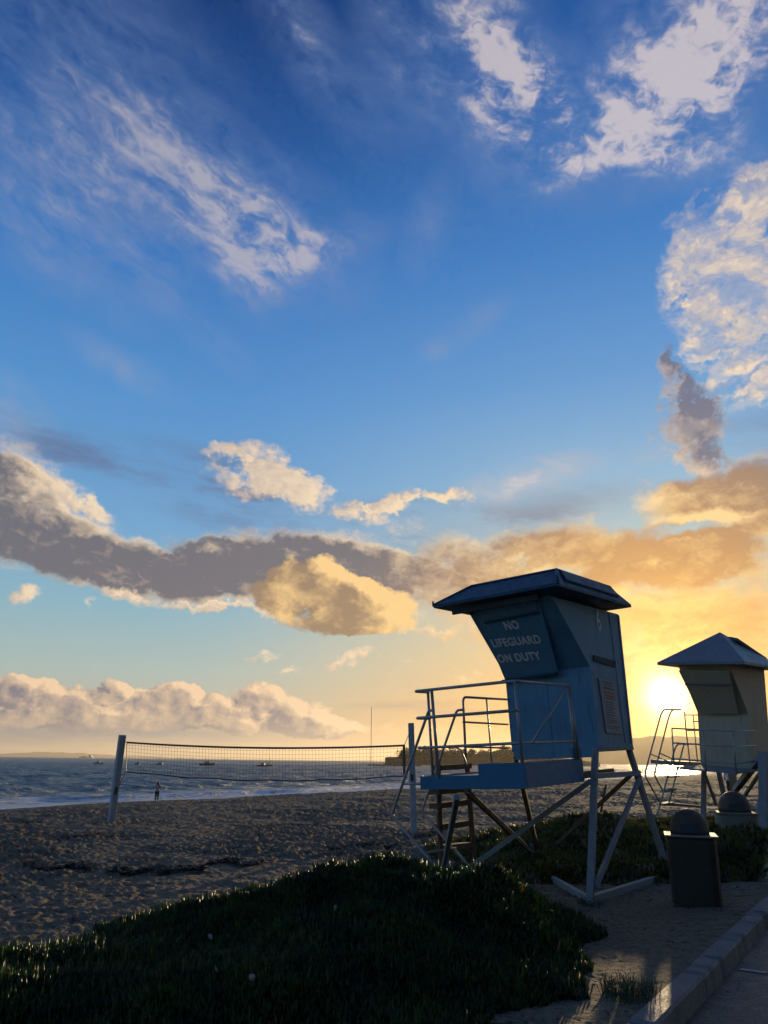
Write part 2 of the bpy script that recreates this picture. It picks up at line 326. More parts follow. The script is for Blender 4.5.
# sheet: fine fan in front of the camera, coarse elsewhere
az_f=np.radians(np.concatenate([np.arange(-180,-44,4.0),np.arange(-44,44,.115),np.arange(44,180.1,4.0)]))
rr=np.concatenate([[.02,.5,1,2,3],np.exp(np.arange(math.log(3.6),math.log(130),.0048)),np.exp(np.arange(math.log(132),math.log(22000),.12)),[24000]])
A,Rr=np.meshgrid(az_f,rr); X=np.sin(A)*Rr; Y=np.cos(A)*Rr
Z=land(X,Y); nA=len(az_f); nR=len(rr)
idx=np.arange(nA*nR).reshape(nR,nA)
quads=np.stack([idx[:-1,:-1],idx[1:,:-1],idx[1:,1:],idx[:-1,1:]],-1).reshape(-1,4)[:,::-1]
def sand_mat():
    m=bpy.data.materials.new('beach_sand'); m.use_nodes=True; n=NT(m.node_tree); b=m.node_tree.nodes['Principled BSDF']
    g=n.new('ShaderNodeNewGeometry').outputs['Position']; z=n.sep(g)[2]
    f=n.noise(g,.5,5,.6); f2=n.noise(g,14,5,.65); f3=n.noise(n.v('MULTIPLY',g,(1,1,1)),60,3,.6)
    cc=n.mix(f,(.190,.145,.088),(.285,.215,.135)); cc=n.mix(n.rng(f2,.35,.7),cc,(.135,.104,.07))
    cc=n.mix(n.rng(f3,.60,.72,0,.8),cc,(.06,.045,.03))       # bits of dead leaf and shell
    # seaweed and wrack lines
    wr=n.noise(n.v('MULTIPLY',g,(.35,1.5,1)),1.2,5,.6); wl=n.rng(n.m('ABSOLUTE',n.m('SUBTRACT',wr,.5)),.0,.013,1,0)
    wl=n.m('MULTIPLY',wl,n.rng(n.noise(g,.25,2),.44,.54))
    cc=n.mix(n.m('MULTIPLY',wl,.85),cc,(.02,.015,.01))
    wet=n.rng(z,SEA+.30,SEA+.02); cc=n.mix(wet,cc,(.06,.05,.042))
    n.put(b.inputs['Base Color'],cc); n.put(b.inputs['Roughness'],n.m('MULTIPLY_ADD',wet,-.62,.92)); b.inputs['Specular IOR Level'].default_value=.3
    bp=n.new('ShaderNodeBump'); bp.inputs['Distance'].default_value=.05; bp.inputs['Strength'].default_value=1.0
    hh=n.m('ADD',n.noise(g,9,6,.65),n.m('MULTIPLY',f3,.25)); n.put(bp.inputs['Height'],n.m('MULTIPLY',hh,n.m('SUBTRACT',1,wet)))
    n.put(b.inputs['Normal'],bp.outputs[0]); return m
SAND=sand_mat()
g=npmesh('sand_ground',np.stack([X,Y,Z],-1).reshape(-1,3),quads,SAND,smooth=True); g['kind']='structure'
# ------------------------------------------------------------------ sea
def sea_mat():
    m=bpy.data.materials.new('sea_water'); m.use_nodes=True; n=NT(m.node_tree); b=m.node_tree.nodes['Principled BSDF']
    g=n.new('ShaderNodeNewGeometry').outputs['Position']
    b.inputs['Base Color'].default_value=(.05,.17,.22,1); b.inputs['Roughness'].default_value=.38; b.inputs['IOR'].default_value=1.33
    # across-shore coordinate for swell and foam
    s=n.v('DOT_PRODUCT',g,(.866,-.5,0)); s=n.m('ADD',s,55.0); t=n.v('DOT_PRODUCT',g,(.5,.866,0))
    w=n.noise(n.v('MULTIPLY',g,(1,1,1)),.10,2,.5)
    v1=n.noise(g,.35,8,.68); v2=n.noise(g,1.6,4,.6)
    bp=n.new('ShaderNodeBump'); bp.inputs['Distance'].default_value=4.0; bp.inputs['Strength'].default_value=1.0
    n.put(bp.inputs['Height'],n.m('ADD',n.m('MULTIPLY',n.noise(n.v('MULTIPLY',g,(1,1,1)),.06,6,.62),1.6),n.m('ADD',n.m('MULTIPLY',v1,.45),n.m('MULTIPLY',v2,.12)))); n.put(b.inputs['Normal'],bp.outputs[0])
    sw=n.m('ADD',s,n.m('MULTIPLY',n.m('SUBTRACT',n.noise(n.xyz(n.m('MULTIPLY',t,.045),n.m('MULTIPLY',s,.02),0),1,3,.5),.5),16))
    fo=n.m('MULTIPLY',n.rng(n.noise(n.xyz(n.m('MULTIPLY',t,.28),n.m('MULTIPLY',sw,1.1),0),1,7,.68),.40,.56),n.rng(sw,-22,-4,0,1))
    edge=n.rng(sw,-5.0,-.8)
    foam=n.m('MAXIMUM',fo,n.m('MULTIPLY',edge,n.rng(v2,.30,.55,.35,1.)))
    fb=n.new('ShaderNodeBsdfDiffuse'); fb.inputs[0].default_value=(.93,.92,.88,1)
    mx=n.new('ShaderNodeMixShader'); n.put(mx.inputs[0],foam); n.l.new(b.outputs[0],mx.inputs[1]); n.l.new(fb.outputs[0],mx.inputs[2])
    n.l.new(mx.outputs[0],m.node_tree.nodes['Material Output'].inputs[0]); return m
az_s=np.radians(np.concatenate([np.arange(-110,-42,4.),np.arange(-42,42,.12),np.arange(42,111,4.)]))
rs=np.concatenate([np.exp(np.arange(math.log(40),math.log(700),.0065)),np.exp(np.arange(math.log(705),math.log(23800),.08))])
A,Rr=np.meshgrid(az_s,rs); X=np.sin(A)*Rr; Y=np.cos(A)*Rr
s0=shore_s(X,Y); tt=.5*X+.866*Y
sw=s0+9*fbm(tt/38,s0/90,2,61)
Z=np.full_like(X,SEA)
att=1-sstep(500,1500,Rr)
Z+=att*(.12+.88*sstep(3,30,-s0))*(.75*fbm(X/7,Y/6,4,70,.62))
for (c0,hw,hh) in ((-9,2.0,.38),(-24,2.6,.36),(-42,3.5,.24)):      # low breakers rolling in
    u=(sw-c0)/hw; Z+=hh*np.exp(-u*u*(np.where(u>0,3.0,.7)))*sstep(-.25,.35,fbm(tt/45+c0,tt*0+c0,2,77))*(Rr<400)
Z=np.where(s0>-1.5,np.minimum(Z,SEA+.02),Z)
nA=len(az_s); idx=np.arange(X.size).reshape(X.shape)
quads=np.stack([idx[:-1,:-1],idx[1:,:-1],idx[1:,1:],idx[:-1,1:]],-1).reshape(-1,4)[:,::-1]
keep=(s0.ravel()[quads].min(1)<3)
WATER=sea_mat()
o=npmesh('sea',np.stack([X,Y,Z],-1).reshape(-1,3),quads[keep],WATER,smooth=True); o['kind']='structure'
# ------------------------------------------------------------------ ice plant
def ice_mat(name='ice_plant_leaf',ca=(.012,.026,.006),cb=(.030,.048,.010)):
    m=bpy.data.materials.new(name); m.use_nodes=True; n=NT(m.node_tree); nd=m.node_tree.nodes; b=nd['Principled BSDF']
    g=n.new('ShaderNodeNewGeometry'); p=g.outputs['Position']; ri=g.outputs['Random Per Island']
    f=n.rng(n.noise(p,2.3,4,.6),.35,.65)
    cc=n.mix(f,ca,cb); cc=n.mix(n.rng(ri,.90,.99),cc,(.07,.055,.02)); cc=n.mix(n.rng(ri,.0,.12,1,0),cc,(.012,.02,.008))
    n.put(b.inputs['Base Color'],cc); b.inputs['Roughness'].default_value=.36; b.inputs['Specular IOR Level'].default_value=.5
    tr=n.new('ShaderNodeBsdfTranslucent'); n.put(tr.inputs[0],n.mix(1,cc,(9,8.5,4),'MULTIPLY'))
    mx=n.new('ShaderNodeMixShader'); mx.inputs[0].default_value=.5; n.l.new(b.outputs[0],mx.inputs[1]); n.l.new(tr.outputs[0],mx.inputs[2])
    n.l.new(mx.outputs[0],nd['Material Output'].inputs[0]); return m
ICE=ice_mat()
def ice_patch(name,label,x0,x1,y0,y1,step,dens,ln,wd,ICE):
    xs=np.arange(x0,x1,step); ys=np.arange(y0,y1,step); X,Y=np.meshgrid(xs,ys)
    hm=mound_h(X,Y); base=land_base(X,Y)
    Zs=base-.10+hm+np.where(hm>0,.07,0)+.02*fbm(X*6,Y*6,3,4)*(hm>0)
    idx=np.arange(X.size).reshape(X.shape); q=np.stack([idx[:-1,:-1],idx[:-1,1:],idx[1:,1:],idx[1:,:-1]],-1).reshape(-1,4)
    q=q[(hm.ravel()[q].max(1)>0)]
    V=[np.stack([X,Y,Zs],-1).reshape(-1,3)]; Fq=[q]
    # leaves
    N=int((x1-x0)*(y1-y0)*dens); px=rng.uniform(x0,x1,N); py=rng.uniform(y0,y1,N)
    h=mound_h(px,py); cl=vnoise(px*7,py*7,55)
    k=(h>.004)&(rng.uniform(0,1,N)<(.35+.65*cl)); px,py,h=px[k],py[k],h[k]; n=len(px)
    e=.04; gx=(mound_h(px+e,py)-mound_h(px-e,py))/(2*e); gy=(mound_h(px,py+e)-mound_h(px,py-e))/(2*e)
    b=land_base(px,py)-.10+h+.065+.02*fbm(px*6,py*6,3,4)
    th=rng.uniform(0,2*np.pi,n); lean=rng.uniform(.0,.55,n)
    d=np.stack([np.cos(th)*lean-gx*.5,np.sin(th)*lean-gy*.5,np.ones(n)],-1); d/=np.linalg.norm(d,axis=1)[:,None]
    L=ln*(rng.uniform(.45,1.05,n)+.6*(rng.uniform(0,1,n)>.93)); w=wd*rng.uniform(.7,1.3,n)
    a=np.cross(d,np.stack([np.cos(th+1),np.sin(th+1),np.zeros(n)+.1],-1)); a/=np.linalg.norm(a,axis=1)[:,None]; c_=np.cross(d,a)
    curl=np.stack([-np.cos(th),-np.sin(th),np.zeros(n)],-1)*(L*.18)[:,None]
    P=np.stack([px,py,b],-1)
    ring=[]
    for t,sc in ((0,.8),(.55,1.0)):
        for j in range(3):
            an=j*2.0944; ring.append(P+d*(L*t)[:,None]+curl*(t*t)+(a*math.cos(an)+c_*math.sin(an))*(w*sc)[:,None])
    ring.append(P+d*L[:,None]+curl)
    R_=np.stack(ring,1); o0=len(V[0]); base_i=o0+np.arange(n)[:,None]*7
    V.append(R_.reshape(-1,3))
    fs=[]
    for j in range(3): fs.append(base_i+np.array([j,(j+1)%3,3+(j+1)%3,3+j]))
    for j in range(3): fs.append(base_i+np.array([3+j,3+(j+1)%3,6,6]))
    # tips as triangles: written as separate mesh polygons below
    Vv=np.concatenate(V); quad=np.concatenate([q]+fs[:3]); tri=np.concatenate([f[:,:3] for f in fs[3:]])
    me=bpy.data.meshes.new(name); me.vertices.add(len(Vv)); me.vertices.foreach_set('co',Vv.astype(np.float32).ravel())
    li=np.concatenate([quad.ravel(),tri.ravel()]).astype(np.int32); me.loops.add(len(li)); me.loops.foreach_set('vertex_index',li)
    ls=np.concatenate([np.arange(len(quad))*4,len(quad)*4+np.arange(len(tri))*3]).astype(np.int32)
    me.polygons.add(len(ls)); me.polygons.foreach_set('loop_start',ls); me.polygons.foreach_set('use_smooth',np.ones(len(ls),bool))
    me.update(calc_edges=True); me.materials.append(ICE)
    o=link(bpy.data.objects.new(name,me)); tag(o,label,'ground cover',None,'stuff'); return o
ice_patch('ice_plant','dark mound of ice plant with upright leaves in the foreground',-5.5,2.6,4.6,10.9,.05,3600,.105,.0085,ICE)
ice_patch('ice_plant','low green bank of ice plant behind the legs of the towers',.9,16,11.6,25,.08,850,.10,.014,ice_mat('backlit_ice_plant_leaf',(.026,.034,.008),(.066,.066,.015)))  # lighter leaf colour carries the backlight and glare on this bank
# ------------------------------------------------------------------ mesh pieces
def box(bm,a,b,inset=0):
    vs=[bm.verts.new((x,y,z)) for x in (a[0],b[0]) for y in (a[1],b[1]) for z in (a[2],b[2])]
    for f in ((0,1,3,2),(4,6,7,5),(0,4,5,1),(2,3,7,6),(0,2,6,4),(1,5,7,3)): bm.faces.new([vs[i] for i in f])
def bar(bm,p,q,w,h=None,up=(0,0,1)):
    """square timber from p to q"""
    p=Vector(p);q=Vector(q);h=h or w;d=(q-p).normalized(); s=d.cross(Vector(up))
    if s.length<1e-3: s=d.cross(Vector((1,0,0)))
    s.normalize(); u=s.cross(d); vs=[]
    for c0 in (p,q):
        for i,j in ((-1,-1),(1,-1),(1,1),(-1,1)): vs.append(bm.verts.new(c0+s*(i*w/2)+u*(j*h/2)))
    for f in ((3,2,1,0),(4,5,6,7),(0,1,5,4),(1,2,6,5),(2,3,7,6),(3,0,4,7)): bm.faces.new([vs[i] for i in f])
def tube(bm,pts,r,seg=10,round_=0.0):
    pts=[Vector(p) for p in pts]
    if round_>0 and len(pts)>2:
        out=[pts[0]]
        for a,b,c0 in zip(pts,pts[1:],pts[2:]):
            d1=(a-b);d2=(c0-b); k=min(round_,d1.length*.45,d2.length*.45); d1.normalize();d2.normalize()
            p0=b+d1*k;p2=b+d2*k
            for t in (0,.25,.5,.75,1): out.append(p0*(1-t)**2+b*2*t*(1-t)+p2*t*t)
        out.append(pts[-1]); pts=out
    prev=None; rings=[]
    n0=None
    for i,p in enumerate(pts):
        d=((pts[min(i+1,len(pts)-1)]-pts[max(i-1,0)])).normalized()
        if n0 is None: n0=d.orthogonal().normalized()
        n0=(n0-d*n0.dot(d)).normalized(); b=d.cross(n0)
        rings.append([bm.verts.new(p+(n0*math.cos(2*math.pi*k/seg)+b*math.sin(2*math.pi*k/seg))*r) for k in range(seg)])
    for a,b in zip(rings,rings[1:]):
        for k in range(seg): bm.faces.new((a[k],a[(k+1)%seg],b[(k+1)%seg],b[k]))
    bm.faces.new(rings[0][::-1]); bm.faces.new(rings[-1])
def prism(bm,poly,n,th):
    """flat polygon (3-D points) thickened by th along n"""
    n=Vector(n).normalized(); a=[bm.verts.new(Vector(p)) for p in poly]; b=[bm.verts.new(Vector(p)+n*th) for p in poly]
    bm.faces.new(a); bm.faces.new(b[::-1])
    for i in range(len(a)): j=(i+1)%len(a); bm.faces.new((a[j],a[i],b[i],b[j]))
def fixn(bm): bmesh.ops.recalc_face_normals(bm,faces=bm.faces[:])
def mk(name,fn,mat_,parent=None,bev=0,smooth=False):
    bm=bmesh.new(); fn(bm); fixn(bm)
    o=obj(name,bm,mat_,parent,smooth)
    if bev:
        md=o.modifiers.new('edge','BEVEL'); md.width=bev; md.segments=2; md.limit_method='ANGLE'
    return o
def text_mesh(name,body,size,M,mat_,parent,depth=.004,align='CENTER',bold=0.0,sx=1.0):
    cu=bpy.data.curves.new(name,'FONT'); cu.body=body; cu.size=size; cu.align_x=align; cu.align_y='CENTER'; cu.extrude=depth/2; cu.offset=bold; cu.space_character=1.08
    t=bpy.data.objects.new(name,cu); COL.objects.link(t); dg=bpy.context.evaluated_depsgraph_get(); dg.update()
    me=bpy.data.meshes.new_from_object(t.evaluated_get(dg)); bpy.data.objects.remove(t); 
    me.transform(Matrix.Diagonal((sx,1,1,1))); me.transform(M); me.materials.clear(); me.materials.append(mat_)
    o=link(bpy.data.objects.new(name,me)); o.parent=parent; return o
def Rm(yaw,rx,ry):
    return (Matrix.Rotation(ry,4,'Y')@Matrix.Rotation(rx,4,'X')@Matrix.Rotation(yaw,4,'Z'))
class Frame:
    """a structure's own axes: x to the back, y to its left, z up"""
    def __init__(s,o,yaw,rx,ry): s.M=Matrix.Translation(o)@Rm(yaw,rx,ry); s.I=s.M.inverted()
    def pl(s,px,py,ax,val):                     # sight line meets the local plane ax = val
        o=s.I@CAM; d=s.I.to_3x3()@ray(px,py); k='xyz'.index(ax); return o+d*((val-o[k])/d[k])
    def gz(s,px,py,z): return s.I@at_z(px,py,z)
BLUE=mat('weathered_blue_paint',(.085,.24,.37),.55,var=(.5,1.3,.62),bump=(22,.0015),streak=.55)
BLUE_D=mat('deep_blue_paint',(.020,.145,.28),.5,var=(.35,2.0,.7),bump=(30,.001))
BLUE_R=mat('faded_blue_roof_paint',(.014,.060,.11),.6,var=(.5,1.0,.6),bump=(12,.002))
PALE=mat('glare_toned_tower_paint',(.46,.38,.27),.55,var=(.4,1.3,.7),bump=(22,.0015),streak=.4)  # warm pale tone puts the sun's glare into the far tower's walls
PALE_R=mat('pale_metal_roof',(.16,.17,.19),.45,var=(.4,1.0,.7))
STEEL=mat('dull_galvanised_steel',(.36,.36,.35),.42,metal=.45,var=(.4,5,.5))
TIMB=mat('grey_painted_timber',(.24,.26,.27),.7,var=(.5,3,.55),bump=(40,.002),streak=.3)
WOOD=mat('brown_weathered_wood',(.13,.085,.05),.75,var=(.5,5,.5),bump=(50,.002))
DARK=mat('dark_underside_paint',(.03,.045,.055),.7)
LET=mat('faded_white_lettering',(.66,.69,.70),.7,var=(.3,8,.7))
PAPER=mat('sun_bleached_notice',(.30,.30,.32),.6)
RED=mat('red_print',(.40,.10,.08),.6)
INK=mat('dark_print',(.05,.06,.09),.6)
# ------------------------------------------------------------------ near tower
T=Frame(Vector((3.138,11.634,1.86)),.882,.007,-.054)
D_,Dt,W_,z1,S_,Ht=1.272,1.435,1.427,1.17,.969,2.113
t1=empty('lifeguard_tower',T.M); tag(t1,'closed blue lifeguard tower marked with the number 6, on splayed legs in front','lifeguard tower')
def cabin(root,mat_w,D,Dt,W,z1,S,Ht,zb=-.12,th=.03):
    prof=[(0,zb),(0,z1),(-S,Ht),(Dt,Ht),(D,zb*0)]
    def side(y,n):
        def f(bm): prism(bm,[(x,y,z) for x,z in [(0,0),(0,z1),(-S,Ht),(Dt,Ht),(D,0)]],n,th)
        return f
    ws=[mk('side_wall',side(0,(0,1,0)),mat_w,root,.004),mk('side_wall',side(W,(0,-1,0)),mat_w,root,.004)]
    y0,y1=th+.001,W-th-.001
    mk('front_wall',lambda bm:(box(bm,(.002,y0,zb),(th,y1,z1))),mat_w,root,.003)
    def sl(bm):
        n=Vector((-(Ht-z1),0,-S)).normalized()
        prism(bm,[(0.004,y0,z1+.003),(0.004,y1,z1+.003),(-S+.004,y1,Ht),(-S+.004,y0,Ht)],-n,th)
    mk('front_window_wall',sl,mat_w,root,.003)
    mk('back_wall',lambda bm:prism(bm,[(D,y0,0),(D,y1,0),(Dt,y1,Ht),(Dt,y0,Ht)],(-1,0,.05),th),mat_w,root,.003)
    fl=mk('floor',lambda bm:box(bm,(.04,y0,-.05),(D-.02,y1,-.004)),DARK,root)
    return ws
ws=cabin(t1,BLUE,D_,Dt,W_,z1,S_,Ht)
nearw=ws[0]
# trim down the near corner
mk('corner_trim',lambda bm:(bar(bm,(-.012,-.018,0),(-.012,-.018,z1),.05,.03),bar(bm,(-.012,-.018,z1),(-S_-.012,-.018,Ht-.02),.03,.05,up=(0,1,0))),BLUE,t1,.004)
# shutter over the window, propped a little at the foot
qa=[T.pl(472,603,'y',W_-.03),T.pl(505,680,'y',W_-.03)]
xt=-S_+.03; a_=Vector((xt-.07,W_-.03,Ht-.03)); 
def slantpt(px,py,off):
    # sight line meets the shutter plane: passes in front of the slanted wall, further off at the foot
    p0=Vector((-S_-.03,0,Ht)); p1=Vector((-.17,0,z1+.0)); n=(p1-p0).cross(Vector((0,1,0))).normalized()
    if n.x>0: n=-n
    o=T.I@CAM; d=T.I.to_3x3()@ray(px,py); p0=p0+n*off; return o+d*((p0-o).dot(n)/d.dot(n)), n
c4=[slantpt(473,603.5,0)[0],slantpt(505,680,0)[0],slantpt(558,672.5,0)[0],slantpt(537.5,595,0)[0]]
nS=slantpt(500,640,0)[1]
sh=mk('window_shutter',lambda bm:prism(bm,c4,-nS,.035),BLUE,t1,.006)
def lerp(a,b,t): return a+(b-a)*t
def shq(u,v): return lerp(lerp(c4[0],c4[3],u),lerp(c4[1],c4[2],u),v)
mk('shutter_batten',lambda bm:(bar(bm,shq(.06,.245)+nS*.012,shq(.97,.205)+nS*.012,.03,.022,up=nS),),BLUE_R,sh,.003)
mk('shutter_head_panel',lambda bm:prism(bm,[shq(.05,.03)+nS*.02,shq(.05,.20)+nS*.02,shq(.95,.165)+nS*.02,shq(.95,.03)+nS*.02],-nS,.019),BLUE,sh,.004)
mk('shutter_sill',lambda bm:(bar(bm,shq(.0,1.0)+nS*.02,shq(1.0,1.0)+nS*.02,.035,.03,up=nS),),BLUE_R,sh,.003)
mk('shutter_latch',lambda bm:(box(bm,*[tuple(shq(-.03,1.02)-Vector((.03,.03,.03))),tuple(shq(-.03,1.02)+Vector((.03,.03,.03)))])),DARK,sh,.004)
mk('top_light_strip',lambda bm:bar(bm,shq(.04,-.03)+nS*.02,shq(.82,-.045)+nS*.02,.02,.02,up=nS),LET,sh)
def textM(o,xd,zn):
    xd=xd.normalized(); zn=(zn-xd*zn.dot(xd)).normalized(); yd=zn.cross(xd); return Matrix.Translation(o)@Matrix((xd,yd,zn)).transposed().to_4x4()
for s_,cx_,cy_ in (('NO',511.5,625.5),('LIFEGUARD',515.7,641.5),('ON DUTY',518.6,657.5)):
    text_mesh('lettering',s_,.205,textM(slantpt(cx_,cy_,.0)[0]+nS*.006,(c4[3]-c4[0]),nS),LET,sh,bold=.006,sx=.74)
for u in (.22,.78): mk('hinge',lambda bm:bar(bm,shq(u,.005)+nS*.028,shq(u,.075)+nS*.028,.05,.012,up=nS),STEEL,sh,.002)
for x_ in (1.02,): mk('seam_batten',lambda bm:bar(bm,(x_,-.004,.02),(x_+.02,-.004,Ht-.03),.018,.008,up=(0,1,0)),BLUE,nearw,.002)
for y_ in (.72,): mk('seam_batten',lambda bm:bar(bm,(-.004,y_,-.1),(-.004,y_,z1-.03),.02,.008,up=(1,0,0)),BLUE,t1,.002)
def screws(bm):
    for z_ in (.08,.5,.95,1.35,1.75,2.03):
        for x_ in (.06,.99,1.06,1.2): bmesh.ops.create_icosphere(bm,subdivisions=1,radius=.007,matrix=Matrix.Translation((x_,-.003,z_)))
sc_=mk('screw_heads',screws,STEEL,nearw); sc_['kind']='stuff'
mk('edge_trim',lambda bm:bar(bm,(D_-.02,-.008,.0),(Dt-.02,-.008,Ht-.02),.045,.014,up=(0,1,0)),BLUE,nearw,.003)
mk('sill_trim',lambda bm:bar(bm,(.01,-.008,.022),(D_-.03,-.008,.022),.014,.045),BLUE,nearw,.003)
# number and notice on the side wall
yS=-.006
def side_pt(px,py): return T.pl(px,py,'y',yS)
text_mesh('number',"6",.46,textM(side_pt(598.5,621.7),Vector((1,0,-.0)),Vector((0,-1,0))),LET,nearw,bold=.010,sx=.72)
mk('vent_slot',lambda bm:prism(bm,[side_pt(593.5,655)-Vector((0,.0,0)),side_pt(593,661),side_pt(615,667.5),side_pt(615.5,661.5)],(0,-1,0),.012),DARK,nearw,.003)
npl=[side_pt(598,678),side_pt(606,733),side_pt(622,735),side_pt(614,682)]
nb=mk('notice_board',lambda bm:prism(bm,npl,(0,-1,0),.012),PAPER,nearw,.003)
def nq(u,v): return lerp(lerp(npl[0],npl[3],u),lerp(npl[1],npl[2],u),v)+Vector((0,-.0145,0))
def print_lines(rows,mat_,name):
    def f(bm):
        for v,u0,u1,t in rows: prism(bm,[nq(u0,v),nq(u0,v+t),nq(u1,v+t),nq(u1,v)],(0,-1,0),.003)
    mk(name,f,mat_,nb)
print_lines([(.04,.15,.85,.012),(.09,.2,.8,.008),(.155,.2,.85,.02)]+[(.42+i*.047,.12,.55+.33*random.random(),.010) for i in range(9)]+[(.86,.1,.9,.008),(.90,.1,.8,.008)],INK,'printed_text')
print_lines([(.23,.2,.85,.03),(.29,.25,.8,.025),(.34,.3,.85,.022)],RED,'red_printed_text')
# roof
def roof(root,e1,e2,e3,e4,Ze,p1,p2,p3,Zp,mat_r,th=.045):
    E=[(-e1,-e3),(e2,-e3),(e2,e4),(-e1,e4)]; Pp=[(p1,-e3+p3),(p2,-e3+p3),(p2,e4-p3),(p1,e4-p3)]
    def f(bm):
        lo=[bm.verts.new((x,y,Ze-th)) for x,y in E]; mi=[bm.verts.new((x,y,Ze)) for x,y in E]; to=[bm.verts.new((x,y,Zp)) for x,y in Pp]
        li=[bm.verts.new((x*.97,y*.97,Ze-th+.03)) for x,y in E]
        for a,b in ((lo,mi),(mi,to)):
            for i in range(4): bm.faces.new((a[i],a[(i+1)%4],b[(i+1)%4],b[i]))
        bm.faces.new(to); bm.faces.new(lo[::-1])
    return mk('roof',f,mat_r,root,.006)
rf=roof(t1,1.309,1.272+.03,.291,1.827,2.216,-.642,1.30,.314,2.553,BLUE_R)
# raised sheet on the near slope, cap strips on the hips
e=Vector; A1=e((-1.309,-.291,2.216));B1=e((1.302,-.291,2.216));P1=e((-.642,.023,2.553));P2=e((1.30,.023,2.553));A4=e((-1.309,1.827,2.216));P4=e((-.642,1.513,2.553))
mk('roof_panel',lambda bm:prism(bm,[lerp(A1,P1,.92)+e((.1,0,0.004)),lerp(A1,P1,.25)+e((.25,0,.004)),lerp(B1,P2,.25)+e((-.3,0,.004)),lerp(B1,P2,.92)+e((-.1,0,.004))],(0,-.7,1),.035),BLUE_R,rf,.006)
mk('hip_cap',lambda bm:(tube(bm,[A1+e((.01,0,.0)),P1+e((0,0,.012))],.022,8),tube(bm,[A4,P4+e((0,0,.01))],.02,8),tube(bm,[P4+e((0,0,.01)),P1+e((0,0,.01)),P2+e((0,0,.01))],.018,8)),BLUE_R,rf,smooth=True)
mk('eave_bolt',lambda bm:tube(bm,[A4+e((0,0,-.02)),A4+e((0,0,.06))],.015,8),DARK,rf)
mk('eave_beam',lambda bm:(bar(bm,(-.96,W_-.05,Ht-.02),(Dt,W_-.05,Ht-.02),.06,.08),bar(bm,(-1.12,.12,2.10),(-1.12,1.6,2.10),.05,.09)),DARK,t1,.004)
# deck
Dd,yd,Wd,Zb,Zt,Zs,ys=2.007,.10,1.74,-.435,-.122,-.263,.787
De=T.pl(583,764,'y',.10).x; xr=T.pl(571,715,'y',.09).x
def deckf(bm):
    box(bm,(-Dd,yd,Zb),(-Dd+.045,ys,Zt)); box(bm,(-Dd,ys+.001,Zb),(-Dd+.045,Wd,Zs))
def decks(bm): box(bm,(-Dd+.047,yd,Zb),(De,yd+.045,Zt))
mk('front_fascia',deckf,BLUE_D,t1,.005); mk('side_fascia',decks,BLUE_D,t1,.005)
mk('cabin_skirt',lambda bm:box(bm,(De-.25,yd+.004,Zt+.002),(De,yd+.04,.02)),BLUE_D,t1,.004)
mk('deck_floor',lambda bm:(box(bm,(-Dd+.05,yd+.05,Zt-.06),(De,ys,Zt-.02)),box(bm,(-Dd+.05,ys+.002,Zs-.06),(De,Wd,Zs-.02)),box(bm,(-Dd+.05,Wd+.002,Zb+.05),(0,Wd+.03,Zs))),TIMB,t1,.003)
mk('deck_joist',lambda bm:[bar(bm,(-Dd+.05,y,Zb+.07),(D_-.05,y,Zb+.07),.05,.10) for y in (.35,.9,1.45)],WOOD,t1)
# legs and braces (each one a timber of its own)
def member(name,p,q,w,m_,h=None): return mk(name,lambda bm:bar(bm,p,q,w,h),m_,t1,.004)
F1=T.gz(590,905,-.02); F2=T.gz(670,878,-.02); F4=T.gz(541,866,.0); FL=T.gz(447,884,-.02); FD=T.gz(441,882,-.02)
L1t=e((.02,.05,-.01)); L2t=e((D_-.04,.05,-.01))
member('leg',L1t,F1,.085,TIMB); member('leg',L2t,F2,.075,TIMB)
member('leg',e((.02,W_-.05,-.06)),F4,.07,WOOD); member('leg',T.pl(457,797,'z',Zb),FD,.06,TIMB)
L2m=lerp(L2t,F2,.22); L1m=lerp(L1t,F1,.22)
member('brace',lerp(L1t,F1,.23)+e((0,.05,0)),FL,.05,TIMB,.07)
member('brace',L2m+e((0,-.05,0)),lerp(L1t,F1,.90)+e((.02,-.06,0)),.045,TIMB,.08)
member('brace',L2m+e((-.02,.06,.04)),F4+e((.05,0,.12)),.04,WOOD,.06)
member('brace',T.pl(466,791,'z',Zb),F4+e((-.03,0,.1)),.045,WOOD,.07)
member('cross_beam',lerp(L1t,F1,.195)+e((-.1,-.05,0)),lerp(L2t,F2,.20)+e((.02,-.05,0)),.04,TIMB,.075)
member('cross_beam',e((-.02,.0,-.025)),e((D_+.02,.0,-.025)),.03,TIMB,.05)
member('ground_skid',F1+e((0,0,.05)),F2+e((.1,0,.04)),.09,TIMB,.10)
member('ground_skid',F1+e((0,0,.05)),T.gz(533,868,.03),.07,TIMB,.09)
member('ground_skid',T.gz(532,868,.05),T.gz(462,880,.05),.07,WOOD,.08)
